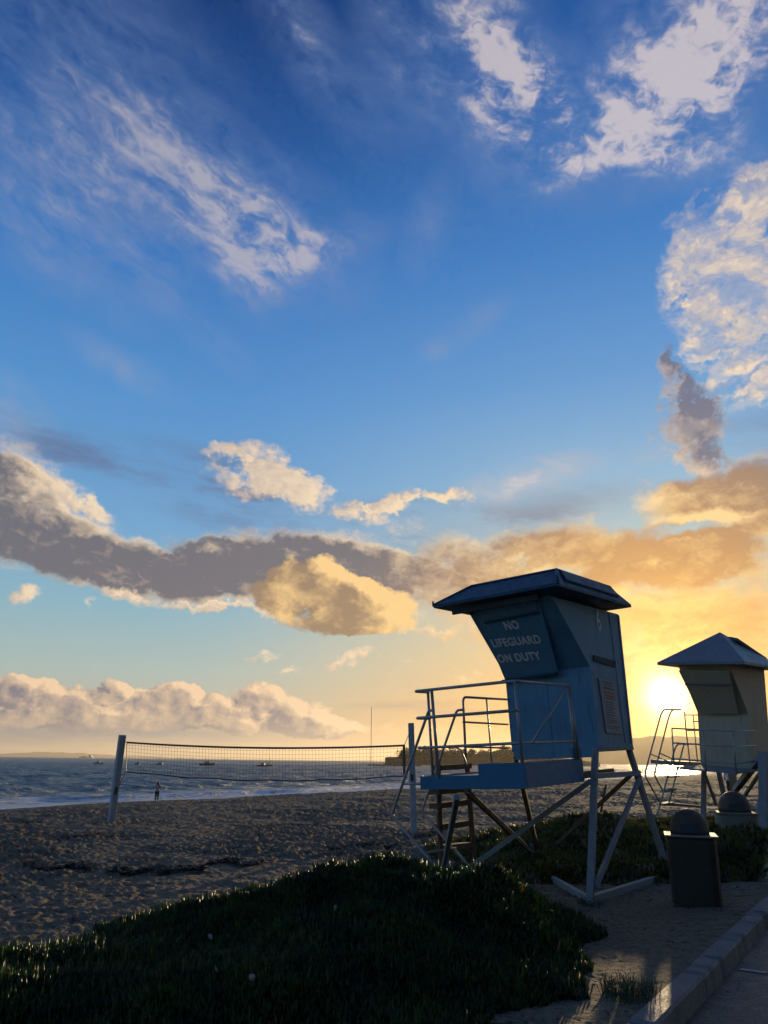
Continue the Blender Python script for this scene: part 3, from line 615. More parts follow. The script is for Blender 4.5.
# railings
Hr=.882; zm=T.pl(420,718,'x',-Dd).z; zl=T.pl(420,748,'x',-Dd).z; yE=Wd+.01
def railf(bm):
    for z,full in ((Hr,1),(zm,0),(zl,1)):
        pts=[(-Dd+.34,yE-.0,z),(-Dd-.01,yE,z),(-Dd-.01,yd,z)]
        if full: pts.append((xr+.02,yd-.01,z))
        tube(bm,pts,.021 if z>.5 else .019,10,.07)
mk('guard_rail',railf,STEEL,t1,smooth=True)
def post(name,p,q,r=.018): return mk(name,lambda bm:tube(bm,[p,q],r,10),STEEL,t1,smooth=True)
for p,q in (((-Dd-.005,yd+.02,Zt),(-Dd-.005,yd+.02,Hr)),((xr,yd-.01,Zb+.3),(xr,yd-.01,Hr)),((xr+.07,yd-.02,Zb+.3),(xr+.04,yd-.02,Hr-.01))): post('rail_post',p,q)
pa=T.pl(431.6,690,'x',-Dd); pb=T.pl(438.8,778,'x',-Dd); post('rail_post',pa,pb,.022)
post('rail_post',(-Dd+.32,yE,Hr),(-Dd+.32,yE,Zs-.05),.02)
mk('rail_brace',lambda bm:tube(bm,[(-Dd+.25,yd-.01,zl),(xr-.08,yd-.01,Hr-.05)],.016,8),STEEL,t1,smooth=True)
yi=W_+.02
ip=lambda px,py:T.pl(px,py,'y',yi)
mk('inner_rail',lambda bm:(tube(bm,[ip(466,764),ip(463,697),ip(507,699.5)],.018,10,.08),tube(bm,[ip(463,722),ip(508,724.5)],.014,8),tube(bm,[ip(465,747),ip(510,748)],.014,8),tube(bm,[ip(486.5,699),ip(492,764)],.014,8)),STEEL,t1,smooth=True)
# ladder off the far end of the deck
yl=2.0
lp=lambda px,py:T.pl(px,py,'y',yl)
lad=mk('ladder_stringer',lambda bm:bar(bm,lp(438,762),lp(441,866),.035,.09),WOOD,t1,.003)
mk('ladder_stringer',lambda bm:bar(bm,lp(467,765),lp(475,872),.035,.09),WOOD,t1,.003)
for (x0,ya,x1_,yb) in ((440,768,470,766),(437,792,468,789),(438,806,469,802),(441,827,470,823),(444,848,472,845)):
    p=lp(x0,ya);q=lp(x1_,yb); mk('ladder_tread',lambda bm:bar(bm,p+e((0,.06,0)),q+e((0,.06,0)),.20,.075),WOOD,t1,.004)
nx=-Dd; fx=-1.45
np_=lambda px,py:T.pl(px,py,'x',nx)
fp_=lambda px,py:T.pl(px,py,'x',fx)
mk('ladder_handrail',lambda bm:tube(bm,[np_(434,711),np_(429,710),np_(391.5,815),np_(424,853),np_(437,868)],.02,10,.05),STEEL,t1,smooth=True)
mk('ladder_handrail',lambda bm:tube(bm,[fp_(463,710),fp_(457,710),fp_(421.5,812),fp_(455,850),fp_(480,880)],.018,10,.05),STEEL,t1,smooth=True)
for pts_ in ([np_(424,853),fp_(456,848)],[np_(402,784),np_(421,784)],[fp_(455,747),fp_(461,750),fp_(467,765)]): mk('ladder_handrail_stay',lambda bm:tube(bm,pts_,.014,8),STEEL,t1,smooth=True)
# ------------------------------------------------------------------ far tower
U=Frame(Vector((8.206,17.855,1.612)),.82,.071,.019)
t2=empty('lifeguard_tower',U.M); tag(t2,'lifeguard tower with sun glare painted into its walls and a pointed hip roof, standing before the setting sun','lifeguard tower')
D2,W2,z2,S2,H2=1.296,1.139,1.146,.966,2.171
ws2=cabin(t2,PALE,D2,D2+.05,W2,z2,S2,H2)
def roof2(bm):
    e1,e2,e3,e4,Ze,px_,py_,Zp=1.174,1.42,.395,1.534,2.227,.317,.605,3.013
    E=[(-e1,-e3),(e2,-e3),(e2,e4),(-e1,e4)]
    lo=[bm.verts.new((x,y,Ze-.06)) for x,y in E]; mi=[bm.verts.new((x,y,Ze)) for x,y in E]; t=bm.verts.new((px_,py_,Zp))
    for i in range(4): bm.faces.new((lo[i],lo[(i+1)%4],mi[(i+1)%4],mi[i])); bm.faces.new((mi[i],mi[(i+1)%4],t))
    bm.faces.new(lo[::-1])
rf2=mk('roof',roof2,PALE_R,t2,.006)
mk('roof_vent',lambda bm:prism(bm,[(.35,.25,2.80),(.9,.0,2.50),(1.25,-.1,2.38),(1.0,.4,2.62),(.5,.5,2.86)],(0,-.4,1),.07),PALE_R,rf2,.01)
u2=lambda px,py,ax,v:U.pl(px,py,ax,v)
c5=[u2(679,670,'x',-S2+.0),u2(700,713,'x',-.12),u2(739,713,'x',-.12),u2(729,671,'x',-S2)]
n2=(c5[1]-c5[0]).cross(c5[3]-c5[0]).normalized(); n2=-n2 if n2.x>0 else n2
sh2=mk('window_shutter',lambda bm:prism(bm,[p+n2*.03 for p in c5],-n2,.03),PALE,t2,.004)
mk('shutter_batten',lambda bm:bar(bm,lerp(c5[0],c5[1],.3)+n2*.045,lerp(c5[3],c5[2],.3)+n2*.045,.03,.02,up=n2),PALE_R,sh2)
y2=-.12; x2=-1.35
mk('deck_floor',lambda bm:(box(bm,(x2,y2,-.075),(.0,W2+.05,-.035))),TIMB,t2,.004)
def rail2(bm):
    for z in (.78,.47,.14): tube(bm,[(x2-.02,W2+.05,z),(x2-.02,y2,z),(-.05,y2,z)],.016,8,.06)
mk('guard_rail',rail2,STEEL,t2,smooth=True)
for y in (W2+.05,.5,y2): mk('rail_post',lambda bm:tube(bm,[(x2-.02,y,-.1),(x2-.02,y,.78)],.016,8),STEEL,t2,smooth=True)
yh=W2+.35
hp=lambda px,py:U.pl(px,py,'y',yh)
mk('deck_landing',lambda bm:prism(bm,[hp(672,761),hp(672,765),hp(706,768),hp(706,762.5)],(0,1,0),.5),TIMB,t2,.004)
mk('inner_rail',lambda bm:(tube(bm,[hp(684.5,712),hp(686,730),hp(690,763)],.016,8),tube(bm,[hp(685,715),hp(700,715)],.014,8),tube(bm,[hp(693,715),hp(697.5,762)],.014,8),tube(bm,[hp(687,730.5),hp(702,730.5)],.014,8),tube(bm,[hp(694,721.5),hp(700,721.5)],.014,8)),STEEL,t2,smooth=True)
mk('ladder_stringer',lambda bm:tube(bm,[hp(705,744),hp(678,744),hp(675,748),hp(660,806),hp(656,816)],.018,8,.1),STEEL,t2,smooth=True)
mk('ladder_stringer',lambda bm:tube(bm,[hp(690,744),hp(684,744.5),hp(683,748),hp(669,803)],.018,8,.1),STEEL,t2,smooth=True)
mk('ladder_handrail',lambda bm:tube(bm,[hp(681,709.5),hp(664,709.5),hp(661,714),hp(644.5,775),hp(660,803)],.017,8,.12),STEEL,t2,smooth=True)
mk('ladder_handrail',lambda bm:tube(bm,[hp(676,709.5),hp(672,710),hp(669,716),hp(654,775),hp(662,789)],.017,8,.12),STEEL,t2,smooth=True)
for pts_ in ([hp(650.5,754),hp(671,762.5)],[hp(659.5,753),hp(675,760)]): mk('ladder_handrail_stay',lambda bm:tube(bm,pts_,.013,8),STEEL,t2,smooth=True)
for a_,b_ in (((660,804),(671,802.5)),((664,791),(673,789)),((668,777),(676,776))):
    mk('ladder_tread',lambda bm:bar(bm,hp(*a_),hp(*b_),.16,.03),TIMB,t2,.003)
mk('ground_skid',lambda bm:bar(bm,hp(669,804),hp(703,807),.08,.06),TIMB,t2,.003)
G=lambda px,py:U.gz(px,py,.05)
def yp(px,py,y): return U.I@at_y(px,py,y)
for (a_,b_,w_) in (((704,764,18.6),(703.5,822,18.4),.10),((718,768,20.0),(726,806,20.4),.10),((731,767,20.5),(737,806,21),.17),((763,752,16.8),(764,836,16.6),.16)):
    mk('leg',lambda bm:bar(bm,yp(*a_),yp(*b_),w_,w_),TIMB,t2,.006)
for (a_,b_,w_) in (((704,772,18.6),(716,804,19.6),.06),((762,770,16.9),(741,801,19.5),.06),((762,756,17),(735,790,20.6),.13)):
    mk('brace',lambda bm:bar(bm,yp(*a_),yp(*b_),w_,w_),TIMB,t2,.004)
# ------------------------------------------------------------------ kerb and paving
def rough_mat(name,a,b_,rough,sc,bumpd,spec=.4,speck=None):
    m=bpy.data.materials.new(name); m.use_nodes=True; n=NT(m.node_tree); b=m.node_tree.nodes['Principled BSDF']
    g=n.new('ShaderNodeNewGeometry').outputs['Position']
    f=n.noise(g,sc,6,.62); f2=n.noise(g,sc*18,4,.6); cc=n.mix(n.rng(f,.3,.7),a,b_)
    cc=n.mix(n.rng(f2,.5,.75,0,.7),cc,tuple(x*.45 for x in a))
    if speck: cc=n.mix(n.rng(n.noise(g,sc*1.3,6,.7),.50,.62,0,.9),cc,speck)
    n.put(b.inputs['Base Color'],cc); n.put(b.inputs['Roughness'],n.rng(f2,.3,.7,rough-.12,min(1,rough+.1))); b.inputs['Specular IOR Level'].default_value=spec
    bp=n.new('ShaderNodeBump'); bp.inputs['Distance'].default_value=bumpd; bp.inputs['Strength'].default_value=.9
    n.put(bp.inputs['Height'],n.m('ADD',f2,n.m('MULTIPLY',n.noise(g,sc*60,3,.6),.5))); n.put(b.inputs['Normal'],bp.outputs[0]); return m
CONC=rough_mat('kerb_concrete',(.20,.19,.18),(.14,.135,.13),.7,3,.006)
ASPH=rough_mat('asphalt',(.028,.027,.026),(.045,.041,.036),.55,2.5,.006,.5,speck=(.10,.08,.06))
KP0=Vector((1.70,5.75,0)); kd=Vector((2.90,4.45,0)).normalized(); kn=Vector((kd.y,-kd.x,0))   # kn points to the road
def strip(name,t0,t1,prof,m_,n=120,jit=0.0,close=True):
    bm=bmesh.new(); rows=[]
    for i in range(n+1):
        t=t0+(t1-t0)*i/n; wob=jit*(fbm(np.array([t*3.]),np.array([1.]),3,5)[0]); wz=jit*(fbm(np.array([t*5.]),np.array([9.]),3,6)[0])
        rows.append([bm.verts.new(KP0+kd*t+kn*(u+wob)+Vector((0,0,z+wz))) for u,z in prof])
    k=len(prof)
    for a,b in zip(rows,rows[1:]):
        for j in range(k if close else k-1): bm.faces.new((a[j],a[(j+1)%k],b[(j+1)%k],b[j]))
    if close: bm.faces.new(rows[0]); bm.faces.new(rows[-1][::-1])
    fixn(bm); return obj(name,bm,m_)
KPROF=[(-.09,-.25),(-.09,.045),(-.07,.06),(.07,.055),(.09,.035),(.10,-.25)]
bm=bmesh.new()
for sg in range(-4,22):
    t0=sg*1.52; dzs=random.uniform(-.002,.002); dus=random.uniform(-.003,.003); rows=[]; N_=24
    for i in range(N_+1):
        e_=.012 if i in (0,N_) else 0; t=t0+1.508*i/N_; ff=fbm(np.array([t*6.]),np.array([3.]),4,5)[0]; gg_=fbm(np.array([t*9.]),np.array([7.]),4,15)[0]
        chip=.030*max(0,gg_-.22)*3
        rows.append([bm.verts.new(KP0+kd*t+kn*(u+dus+.008*ff-(chip if u>.05 and z>0 else 0))+Vector((0,0,z+dzs+.004*ff-(e_ if z>0 else 0)-(chip if u>.05 and z>0 else 0)))) for u,z in KPROF])
    for a,b in zip(rows,rows[1:]):
        for j in range(6): bm.faces.new((a[j],a[(j+1)%6],b[(j+1)%6],b[j]))
    bm.faces.new(rows[0]); bm.faces.new(rows[-1][::-1])
fixn(bm); kb=obj('kerb',bm,CONC); kb['kind']='structure'
rd=strip('road',-8,60,[(.06,-.105),(12,-.10)],ASPH,4,0,False)
for p in rd.data.polygons:
    if p.normal.z<0: rd.data.flip_normals(); break
rd['kind']='structure'
PAINT=rough_mat('worn_white_road_paint',(.55,.54,.50),(.35,.34,.32),.6,6,.003,speck=(.10,.09,.085))
a_=at_z(740,969,-.1);b__=at_z(790,976,-.1)
dd=(b__-a_).normalized(); nn=Vector((-dd.y,dd.x,0))*.035
bm=bmesh.new(); q0=a_; q1=a_+dd*4.5
f=bm.faces.new([bm.verts.new(Vector((*(v.xy),-.0985))) for v in (q0-nn,q1-nn,q1+nn,q0+nn)]); 
if f.normal.z<0: f.normal_flip()
bm.normal_update()
if f.normal.z<0: f.normal_flip()
pl=obj('painted_line',bm,PAINT); pl['kind']='structure'
# loose sand blown along the gutter
# ------------------------------------------------------------------ litter bins
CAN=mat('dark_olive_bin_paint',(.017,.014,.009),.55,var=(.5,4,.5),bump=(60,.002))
CANP=mat('pale_concrete_bin_body',(.17,.16,.14),.7,var=(.5,4,.6),bump=(60,.003))
LID=mat('brushed_metal_lid',(.26,.25,.23),.6,metal=.2,var=(.4,6,.6))
DOME=mat('dark_brown_dome',(.075,.055,.035),.6,var=(.3,6,.6))
def bin_(P,yaw,w,h,dr,body_m,label,top_w=1.0,flare=0.06):
    root=empty('litter_bin',Matrix.Translation(P)@Matrix.Rotation(yaw,4,'Z')); tag(root,label,'litter bin','domed litter bins beside the towers')
    def body(bm):
        # square drum with rounded corners, slightly wider at the top
        rings=[]
        for z,s in ((-.12,.96),(0.02,.97),(h*.93,1.0),(h*.945,.985),(h*.97,.985),(h,1.0)):
            ring=[]
            for k in range(32):
                a=2*math.pi*k/32; ex=5.0; cx,sy=math.cos(a),math.sin(a); r_=(abs(cx)**ex+abs(sy)**ex)**(-1/ex); ring.append(bm.verts.new((cx*r_*w/2*s,sy*r_*w/2*s,z)))
            rings.append(ring)
        for a,b in zip(rings,rings[1:]):
            for k in range(32): bm.faces.new((a[k],a[(k+1)%32],b[(k+1)%32],b[k]))
        bm.faces.new(rings[0][::-1]); bm.faces.new(rings[-1])
    mk('body',body,body_m,root,smooth=False)
    lid=mk('lid_plate',lambda bm:box(bm,(-w*.53,-w*.53,h+.002),(w*.53,w*.53,h+.022)),LID,root,.006)
    def dome(bm):
        rings=[]
        prof=[(1.0,0),(1.0,.25),(.975,.46),(.905,.68),(.78,.89),(.61,1.05),(.41,1.17),(.2,1.235),(.05,1.25)]
        for r_,z in prof: rings.append([bm.verts.new((dr*r_*math.cos(2*math.pi*k/36),dr*r_*math.sin(2*math.pi*k/36),h+.024+z*dr*1.02)) for k in range(36)])
        for a,b in zip(rings,rings[1:]):
            for k in range(36): bm.faces.new((a[k],a[(k+1)%36],b[(k+1)%36],b[k]))
        bm.faces.new(rings[0][::-1]); bm.faces.new(rings[-1])
    dm=mk('dome',dome,DOME,root,smooth=True)
    mk('swing_flap',lambda bm:prism(bm,[(-dr*.5,-dr*1.005,h+.05),(dr*.5,-dr*1.005,h+.05),(dr*.5,-dr*.99,h+.05+dr*.45),(-dr*.5,-dr*.99,h+.05+dr*.45)],(0,1,0),.012),DARK,dm,.003)
    mk('base_rim',lambda bm:box(bm,(-w*.485,-w*.485,-.13),(w*.485,w*.485,.015)),CAN,root,.01)
    return root
def ground_z(x,y): return float(land(np.array([x]),np.array([y]))[0])
B1=at_z(692,908,.0); B1=Vector((B1.x+.18,B1.y+.30,ground_z(B1.x+.18,B1.y+.3)))
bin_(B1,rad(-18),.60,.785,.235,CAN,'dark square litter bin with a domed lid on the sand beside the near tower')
B2=at_y(735,812,14.7)-Vector((0,0,.82))
bin_(B2,rad(-14),.66,.80,.27,CANP,'pale litter bin with a dark dome, half buried in the green bank behind')
# ------------------------------------------------------------------ volleyball net
POST=mat('weathered_net_post',(.36,.39,.42),.65,var=(.5,3,.6),bump=(30,.002))
NETM=mat('black_net_cord',(.05,.045,.04),.8)
TAPE=mat('dark_net_tape',(.09,.07,.055),.7)
PL0=at_z(111,822,.0);PL1=at_y(122.5,735,PL0.y-.1); PR0=at_z(414,832,0);PR1=at_y(411,723,PR0.y)
nets=empty('volleyball_net',Matrix.Translation((PL0+PR0)/2)); tag(nets,'volleyball net strung between two leaning posts on the open sand','volleyball net')
Ln=nets.matrix_world.inverted()
def w2n(v): return Ln@Vector(v)
for p,q,w_ in ((PL0,PL1,.17),(PR0,PR1,.15)):
    d=(q-p).normalized()
    mk('post',lambda bm:bar(bm,w2n(p-d*.4),w2n(q),w_,w_),POST,nets,.02)
TL=at_y(126.5,741.5,PL0.y-.1);TR=at_y(404.5,744.5,PR0.y+.15);BL=at_y(125.5,772,PL0.y-.1);BR=at_y(405,776.5,PR0.y+.15)
def npnt(u,v):
    t=lerp(TL,TR,u)+Vector((0,0,-.10*4*u*(1-u))); b=lerp(BL,BR,u)+Vector((0,0,-.17*4*u*(1-u))); return w2n(lerp(t,b,v)+Vector((0,.04*math.sin(u*23)*v,.012*math.sin(u*31+v*4)*v)))
def netf(bm):
    for i in range(1,86): tube(bm,[npnt(i/86,v/2) for v in range(3)],.0032,4)
    for j in range(1,9): tube(bm,[npnt(i/24,j/9) for i in range(25)],.0032,4)
mk('net_mesh',netf,NETM,nets)
def band(v0,v1):
    def f(bm):
        for i in range(24):
            a=npnt(i/24,v0);b=npnt((i+1)/24,v0);c2=npnt((i+1)/24,v1);d2=npnt(i/24,v1); o_=Vector((0,.012,0))
            vs=[bm.verts.new(p) for p in (a,b,c2,d2,a+o_,b+o_,c2+o_,d2+o_)]
            for ff in ((0,1,2,3),(7,6,5,4),(0,4,5,1),(3,2,6,7)): bm.faces.new([vs[k] for k in ff])
            if i==0: bm.faces.new([vs[k] for k in (0,3,7,4)])
            if i==23: bm.faces.new([vs[k] for k in (1,5,6,2)])
    return f
mk('top_tape',band(-.0,.06),TAPE,nets); mk('bottom_tape',band(.965,1.0),TAPE,nets)
mk('side_tape',lambda bm:(bar(bm,npnt(.002,0),npnt(.002,1),.05,.012),),TAPE,nets); mk('side_tape',lambda bm:(bar(bm,npnt(.998,0),npnt(.998,1),.07,.012),),TAPE,nets)
for pts_,r_ in (([npnt(0,.02),w2n(lerp(PL0,PL1,.96))],.009),([npnt(0,1),w2n(lerp(PL0,PL1,.30))],.007),([npnt(0,1),w2n(lerp(PL0,PL1,.50))],.007),([npnt(1,.02),w2n(lerp(PR0,PR1,.95))],.009),([npnt(1,1),w2n(lerp(PR0,PR1,.47))],.007)):
    mk('rope',lambda bm:tube(bm,pts_,r_,6),NETM,nets)
def ropes(bm):
    tube(bm,[npnt(0,.02),w2n(lerp(PL0,PL1,.96))],.009,6); tube(bm,[npnt(0,1),w2n(lerp(PL0,PL1,.30))],.007,6); tube(bm,[npnt(0,1),w2n(lerp(PL0,PL1,.50))],.007,6)
    tube(bm,[npnt(1,.02),w2n(lerp(PR0,PR1,.95))],.009,6); tube(bm,[npnt(1,1),w2n(lerp(PR0,PR1,.47))],.007,6)
mk('cleat',lambda bm:tube(bm,[w2n(lerp(PL0,PL1,.31))+Vector((.05,-.1,0)),w2n(lerp(PL0,PL1,.40))+Vector((.07,-.1,0))],.03,8),DARK,nets)
mk('cleat',lambda bm:tube(bm,[w2n(lerp(PR0,PR1,.46))+Vector((-.02,-.1,0)),w2n(lerp(PR0,PR1,.52))+Vector((-.02,-.1,0))],.03,8),DARK,nets)
# ------------------------------------------------------------------ driftwood stick, flowers
stk=mk('driftwood_stick',lambda bm:(tube(bm,[at_y(601,812,15.2),at_y(603,800,15.25),at_y(606,785,15.3)],.022,7),tube(bm,[at_y(603,798,15.25),at_y(600.5,792,15.2)],.010,6)),WOOD)
tag(stk,'thin bare stick standing upright in the sand under the near tower','stick')
PET=mat('pale_petal',(.45,.43,.35),.5); YOL=mat('flower_centre',(.5,.4,.08),.6)
def flower():
    root=empty('flower')
    def pet(bm):
        for k in range(26):
            a=2*math.pi*k/26+random.uniform(-.05,.05); d=Vector((math.cos(a),math.sin(a),.25)); s=Vector((-math.sin(a),math.cos(a),0))*.0022
            p0=d*.006;p1=d*.028; vs=[bm.verts.new(v) for v in (p0-s,p1-s*1.2,p1+s*1.2,p0+s)]; bm.faces.new(vs)
    mk('petals',pet,PET,root); mk('flower_centre',lambda bm:bmesh.ops.create_icosphere(bm,subdivisions=1,radius=.008),YOL,root)
    return root
fl0=flower(); spots=[((253,884),8.5),((210,940),6.7),((216,974),6.2),((252,982),6.1),((336,911),7.5)]
fl_lab=['pale flower high on the dark mound, the one nearest the open sand','pale flower in the middle of the dark mound, left of the crest','upper pale flower of the pair near the bottom edge of the picture','lower right pale flower of the pair near the bottom edge','pale flower on the dark mound, rightmost of the five']
def surf_pt(px,py):
    v=ray(px,py); 
    for t in np.arange(3.5,16,.01):
        p=CAM+v*float(t); 
        h=float(mound_h(np.array([p.x]),np.array([p.y]))[0]); 
        if p.z<float(land_base(np.array([p.x]),np.array([p.y]))[0])-.02+h+.06: return p
    return at_z(px,py,0)
for i,((px,py),yy) in enumerate(spots):
    r0=fl0 if i==0 else fl0.copy()
    if i: 
        link(r0)
        for ch in fl0.children: cc=ch.copy(); link(cc); cc.parent=r0
    p=surf_pt(px,py); r0.location=p+Vector((0,-.02,.03)); r0.rotation_euler=(rad(50+9*i),rad(10*i-20),i); r0.scale=(.85,.85,.85)
    tag(r0,fl_lab[i],'flower','pale flowers on the ice plant')
# ------------------------------------------------------------------ litter of dead leaves and a tuft of grass by the kerb
def litter():
    V=[];Fc=[];k=0
    for i in range(5200):
        px=random.uniform(-2.2,8.5); py=random.uniform(5.0,13.5)
        if vnoise(np.array([px*1.6]),np.array([py*1.6]),88)[0]<.42 and random.random()<.8: continue
        L=float(lane(np.array([px]),np.array([py]))[0])
        if -.14<L<.14: continue
        z=-.099 if L>0 else ground_z(px,py)+.004
        if L<0 and mound_h(np.array([px]),np.array([py]))[0]>.01: continue
        a=random.uniform(0,6.28); l_=random.uniform(.008,.035)*(1 if L<0 else .6); w_=l_*random.uniform(.25,.6); d=Vector((math.cos(a),math.sin(a),random.uniform(-.1,.35)))*l_; s_=Vector((-math.sin(a),math.cos(a),0))*w_; c0=Vector((px,py,z+.004))
        V+=[tuple(c0-d),tuple(c0+s_+Vector((0,0,.006))),tuple(c0+d),tuple(c0-s_)]; Fc.append((k,k+1,k+2,k+3)); k+=4
    o=npmesh('leaf_litter',V,Fc,mat('dead_leaf',(.07,.045,.025),.8,var=(.8,9,.4))); tag(o,'dead leaves and twigs scattered over the sand by the kerb','leaf litter',None,'stuff')
litter()
def wrack():
    V=[];Fc=[];k=0
    for x0,y0,x1,y1,n in ((20,866,95,869,700),(108,872,170,870,900),(160,872,205,869,700),(212,862,262,864,800),(330,848,400,844,700),(60,838,120,836,300),(408,838,440,834,300),(5,820,40,823,200),(250,826,330,822,260)):
        a=at_z(x0,y0,0);b=at_z(x1,y1,0)
        for i in range(n):
            t=random.random(); c0=lerp(a,b,t)+Vector((random.gauss(0,.04),random.gauss(0,.13)+.18*math.sin(t*9+x0),0)); c0.z=ground_z(c0.x,c0.y)+random.uniform(.0,.05)
            an=random.uniform(0,6.28); l_=random.uniform(.04,.14); d=Vector((math.cos(an),math.sin(an),random.uniform(-.2,.35)))*l_; s_=Vector((-math.sin(an),math.cos(an),random.uniform(-.4,.4)))*.012
            V+=[tuple(c0-d),tuple(c0+s_),tuple(c0+d),tuple(c0-s_)]; Fc.append((k,k+1,k+2,k+3)); k+=4
    o=npmesh('seaweed',V,Fc,mat('dried_seaweed',(.018,.013,.009),.7)); tag(o,'dark broken lines of dried seaweed lying across the sand','seaweed',None,'stuff')
wrack()
GRS=mat('dry_green_blade',(.07,.085,.025),.6,var=(.7,8,.4))
def tuft(px,py,n,rad_,h,label):
    p=at_z(px,py,.0); V=[];Fc=[];k=0
    for i in range(n):
        a=random.uniform(0,6.28); r_=rad_*random.random()**.6; b=Vector((p.x+r_*math.cos(a),p.y+r_*math.sin(a)*1.3,0)); b.z=ground_z(b.x,b.y)-.01
        th=random.uniform(0,6.28); ln=h*random.uniform(.5,1.2); le=random.uniform(.15,.7); d=Vector((math.cos(th)*le,math.sin(th)*le,1)).normalized(); s_=Vector((-math.sin(th),math.cos(th),0))*.0028
        m1=b+d*ln*.55; t=b+d*ln+Vector((math.cos(th),math.sin(th),-.6))*ln*.2
        V+=[tuple(b-s_),tuple(b+s_),tuple(m1+s_),tuple(m1-s_),tuple(t)]; Fc+=[(k,k+1,k+2,k+3),(k+3,k+2,k+4,k+4)]; k+=5
    me=bpy.data.meshes.new('grass_tuft'); me.from_pydata(V,[],[f if f[2]!=f[3] else f[:3] for f in Fc]); me.materials.append(GRS); o=link(bpy.data.objects.new('grass_tuft',me)); tag(o,label,'grass'); return o
tuft(632,1000,420,.22,.16,'tuft of dark grass growing against the near end of the kerb')
tuft(590,905,140,.16,.10,'sparse grass around the foot of the nearest tower leg')
# ------------------------------------------------------------------ far shore
def headland(name,pts,depth,y_jit,seed,m_,trees=None):
    """a ridge: outline points (px, top py) at distance Y, with real depth behind"""
    bm=bmesh.new(); n=len(pts); rows=[]
    for k,(dep,hs) in enumerate(((-.35,0.),(-.18,.45),(0,1.),(.35,.9),(1.0,0.))):
        row=[]
        for i,(px,py,Yd) in enumerate(pts):
            b=at_y(px,py,Yd); z=max(b.z,SEA+.5); hh=(z-SEA)*hs*(1+.06*random.uniform(-1,1)*(0<k<4 and k!=2)); row.append(bm.verts.new((b.x*(1+dep*depth/Yd),Yd+dep*depth,SEA-.5+hh)))
        rows.append(row)
    for a,b in zip(rows,rows[1:]):
        for i in range(n-1): bm.faces.new((a[i],a[i+1],b[i+1],b[i]))
    fixn(bm); o=obj(name,bm,m_,smooth=True); o['kind']='structure'; return o
HILL=rough_mat('wooded_hill',(.030,.034,.016),(.05,.045,.025),.95,.02,.5,.1)
FARM=rough_mat('far_mountain',(.05,.055,.06),(.07,.07,.07),.95,.001,1,.1)
def interp(pts,n,Y0,Y1,amp,seed):
    xs=np.linspace(pts[0][0],pts[-1][0],n); ys=np.interp(xs,[p[0] for p in pts],[p[1] for p in pts])+amp*fbm(xs/9,xs*0,5,seed)
    return [(float(x),float(y),float(Y0+(Y1-Y0)*i/(n-1))) for i,(x,y) in enumerate(zip(xs,ys))]
headland('headland_hill',interp([(385,761),(385,757),(420,755),(470,754),(520,755),(560,758),(600,761.5)],90,950,1150,1.0,3),200,0,3,HILL)
headland('far_hill',interp([(440,760),(500,750),(560,741),(600,738),(660,736.5),(700,737),(740,741),(800,747),(900,756)],110,7000,7000,2.2,9),1500,0,9,HILL)
headland('island_mountains',interp([(-90,756),(-40,754),(10,753),(50,752),(90,753.5),(120,755.5),(170,757.5),(230,759)],60,15000,15000,1.0,14),2000,0,14,FARM)
# wood along the headland: one mass of crowns
LEAFD=mat('dark_far_foliage',(.040,.045,.018),.9)
def wood(name,n,pxs,Y0,Y1,base,hmin,hmax,label,m_):
    V=[];Fc=[]; k=0
    for i in range(n):
        u=random.random(); px=pxs[0]+(pxs[1]-pxs[0])*u; Yd=Y0+(Y1-Y0)*u+random.uniform(-25,25); b=at_y(px,np.interp(px,*base),Yd)
        h=random.uniform(hmin,hmax)*(1.5 if random.random()<.07 else 1); r_=h*random.uniform(.28,.6)
        for q in range(90):      # leaf clumps through the crown
            a=random.uniform(0,6.28); e_=random.uniform(-1,1); rr_=r_*random.random()**.4
            c0=Vector((b.x+math.cos(a)*rr_*math.sqrt(1-e_*e_),Yd+math.sin(a)*rr_,b.z+h*.55+e_*h*.48))
            s_=h*.15
            for _ in range(1):
                t=[c0+Vector((random.uniform(-s_,s_),random.uniform(-s_,s_),random.uniform(-s_,s_))) for _ in range(3)]
                V+=t; Fc.append((k,k+1,k+2)); k+=3
    o=npmesh(name,[tuple(v) for v in V],Fc,m_); tag(o,label,'trees',None,'stuff'); return o
wood('tree_belt',330,(400,560),900,1120,([360,385,470,520,560,700],[760.5,759.5,757.5,758,760,763]),5,9.5,'dark belt of trees along the low headland across the bay',LEAFD)
# breakwater with a mast at its end
ROCK=rough_mat('breakwater_rock',(.05,.045,.04),(.08,.07,.06),.9,.5,.1,.1)
bw0=at_y(368,760.3,620);bw1=at_y(420,760.8,660)
bm=bmesh.new()
for i in range(120):
    t=i/119; c0=lerp(bw0,bw1,t); m4=Matrix.Translation((c0.x,c0.y+random.uniform(-2,2),SEA+random.uniform(-.4,.6)))@Matrix.Rotation(random.uniform(0,3),4,'Z')@Matrix.Diagonal((random.uniform(.7,1.3),random.uniform(.9,1.8),random.uniform(.5,.9),1))
    bmesh.ops.create_icosphere(bm,subdivisions=1,radius=1.3,matrix=m4)
o=obj('breakwater',bm,ROCK); o['kind']='structure'
tp=at_y(370.5,707,620); fp0=at_y(371,760.5,620)
mp=mk('mast',lambda bm:(tube(bm,[(fp0.x,620,SEA-1),(fp0.x-.3,620,tp.z)],.20,8),tube(bm,[(fp0.x-1.5,620,SEA+6),(fp0.x+1.5,620,SEA+6)],.12,6)),TIMB); tag(mp,'thin tall bare mast rising at the tip of the breakwater','mast')
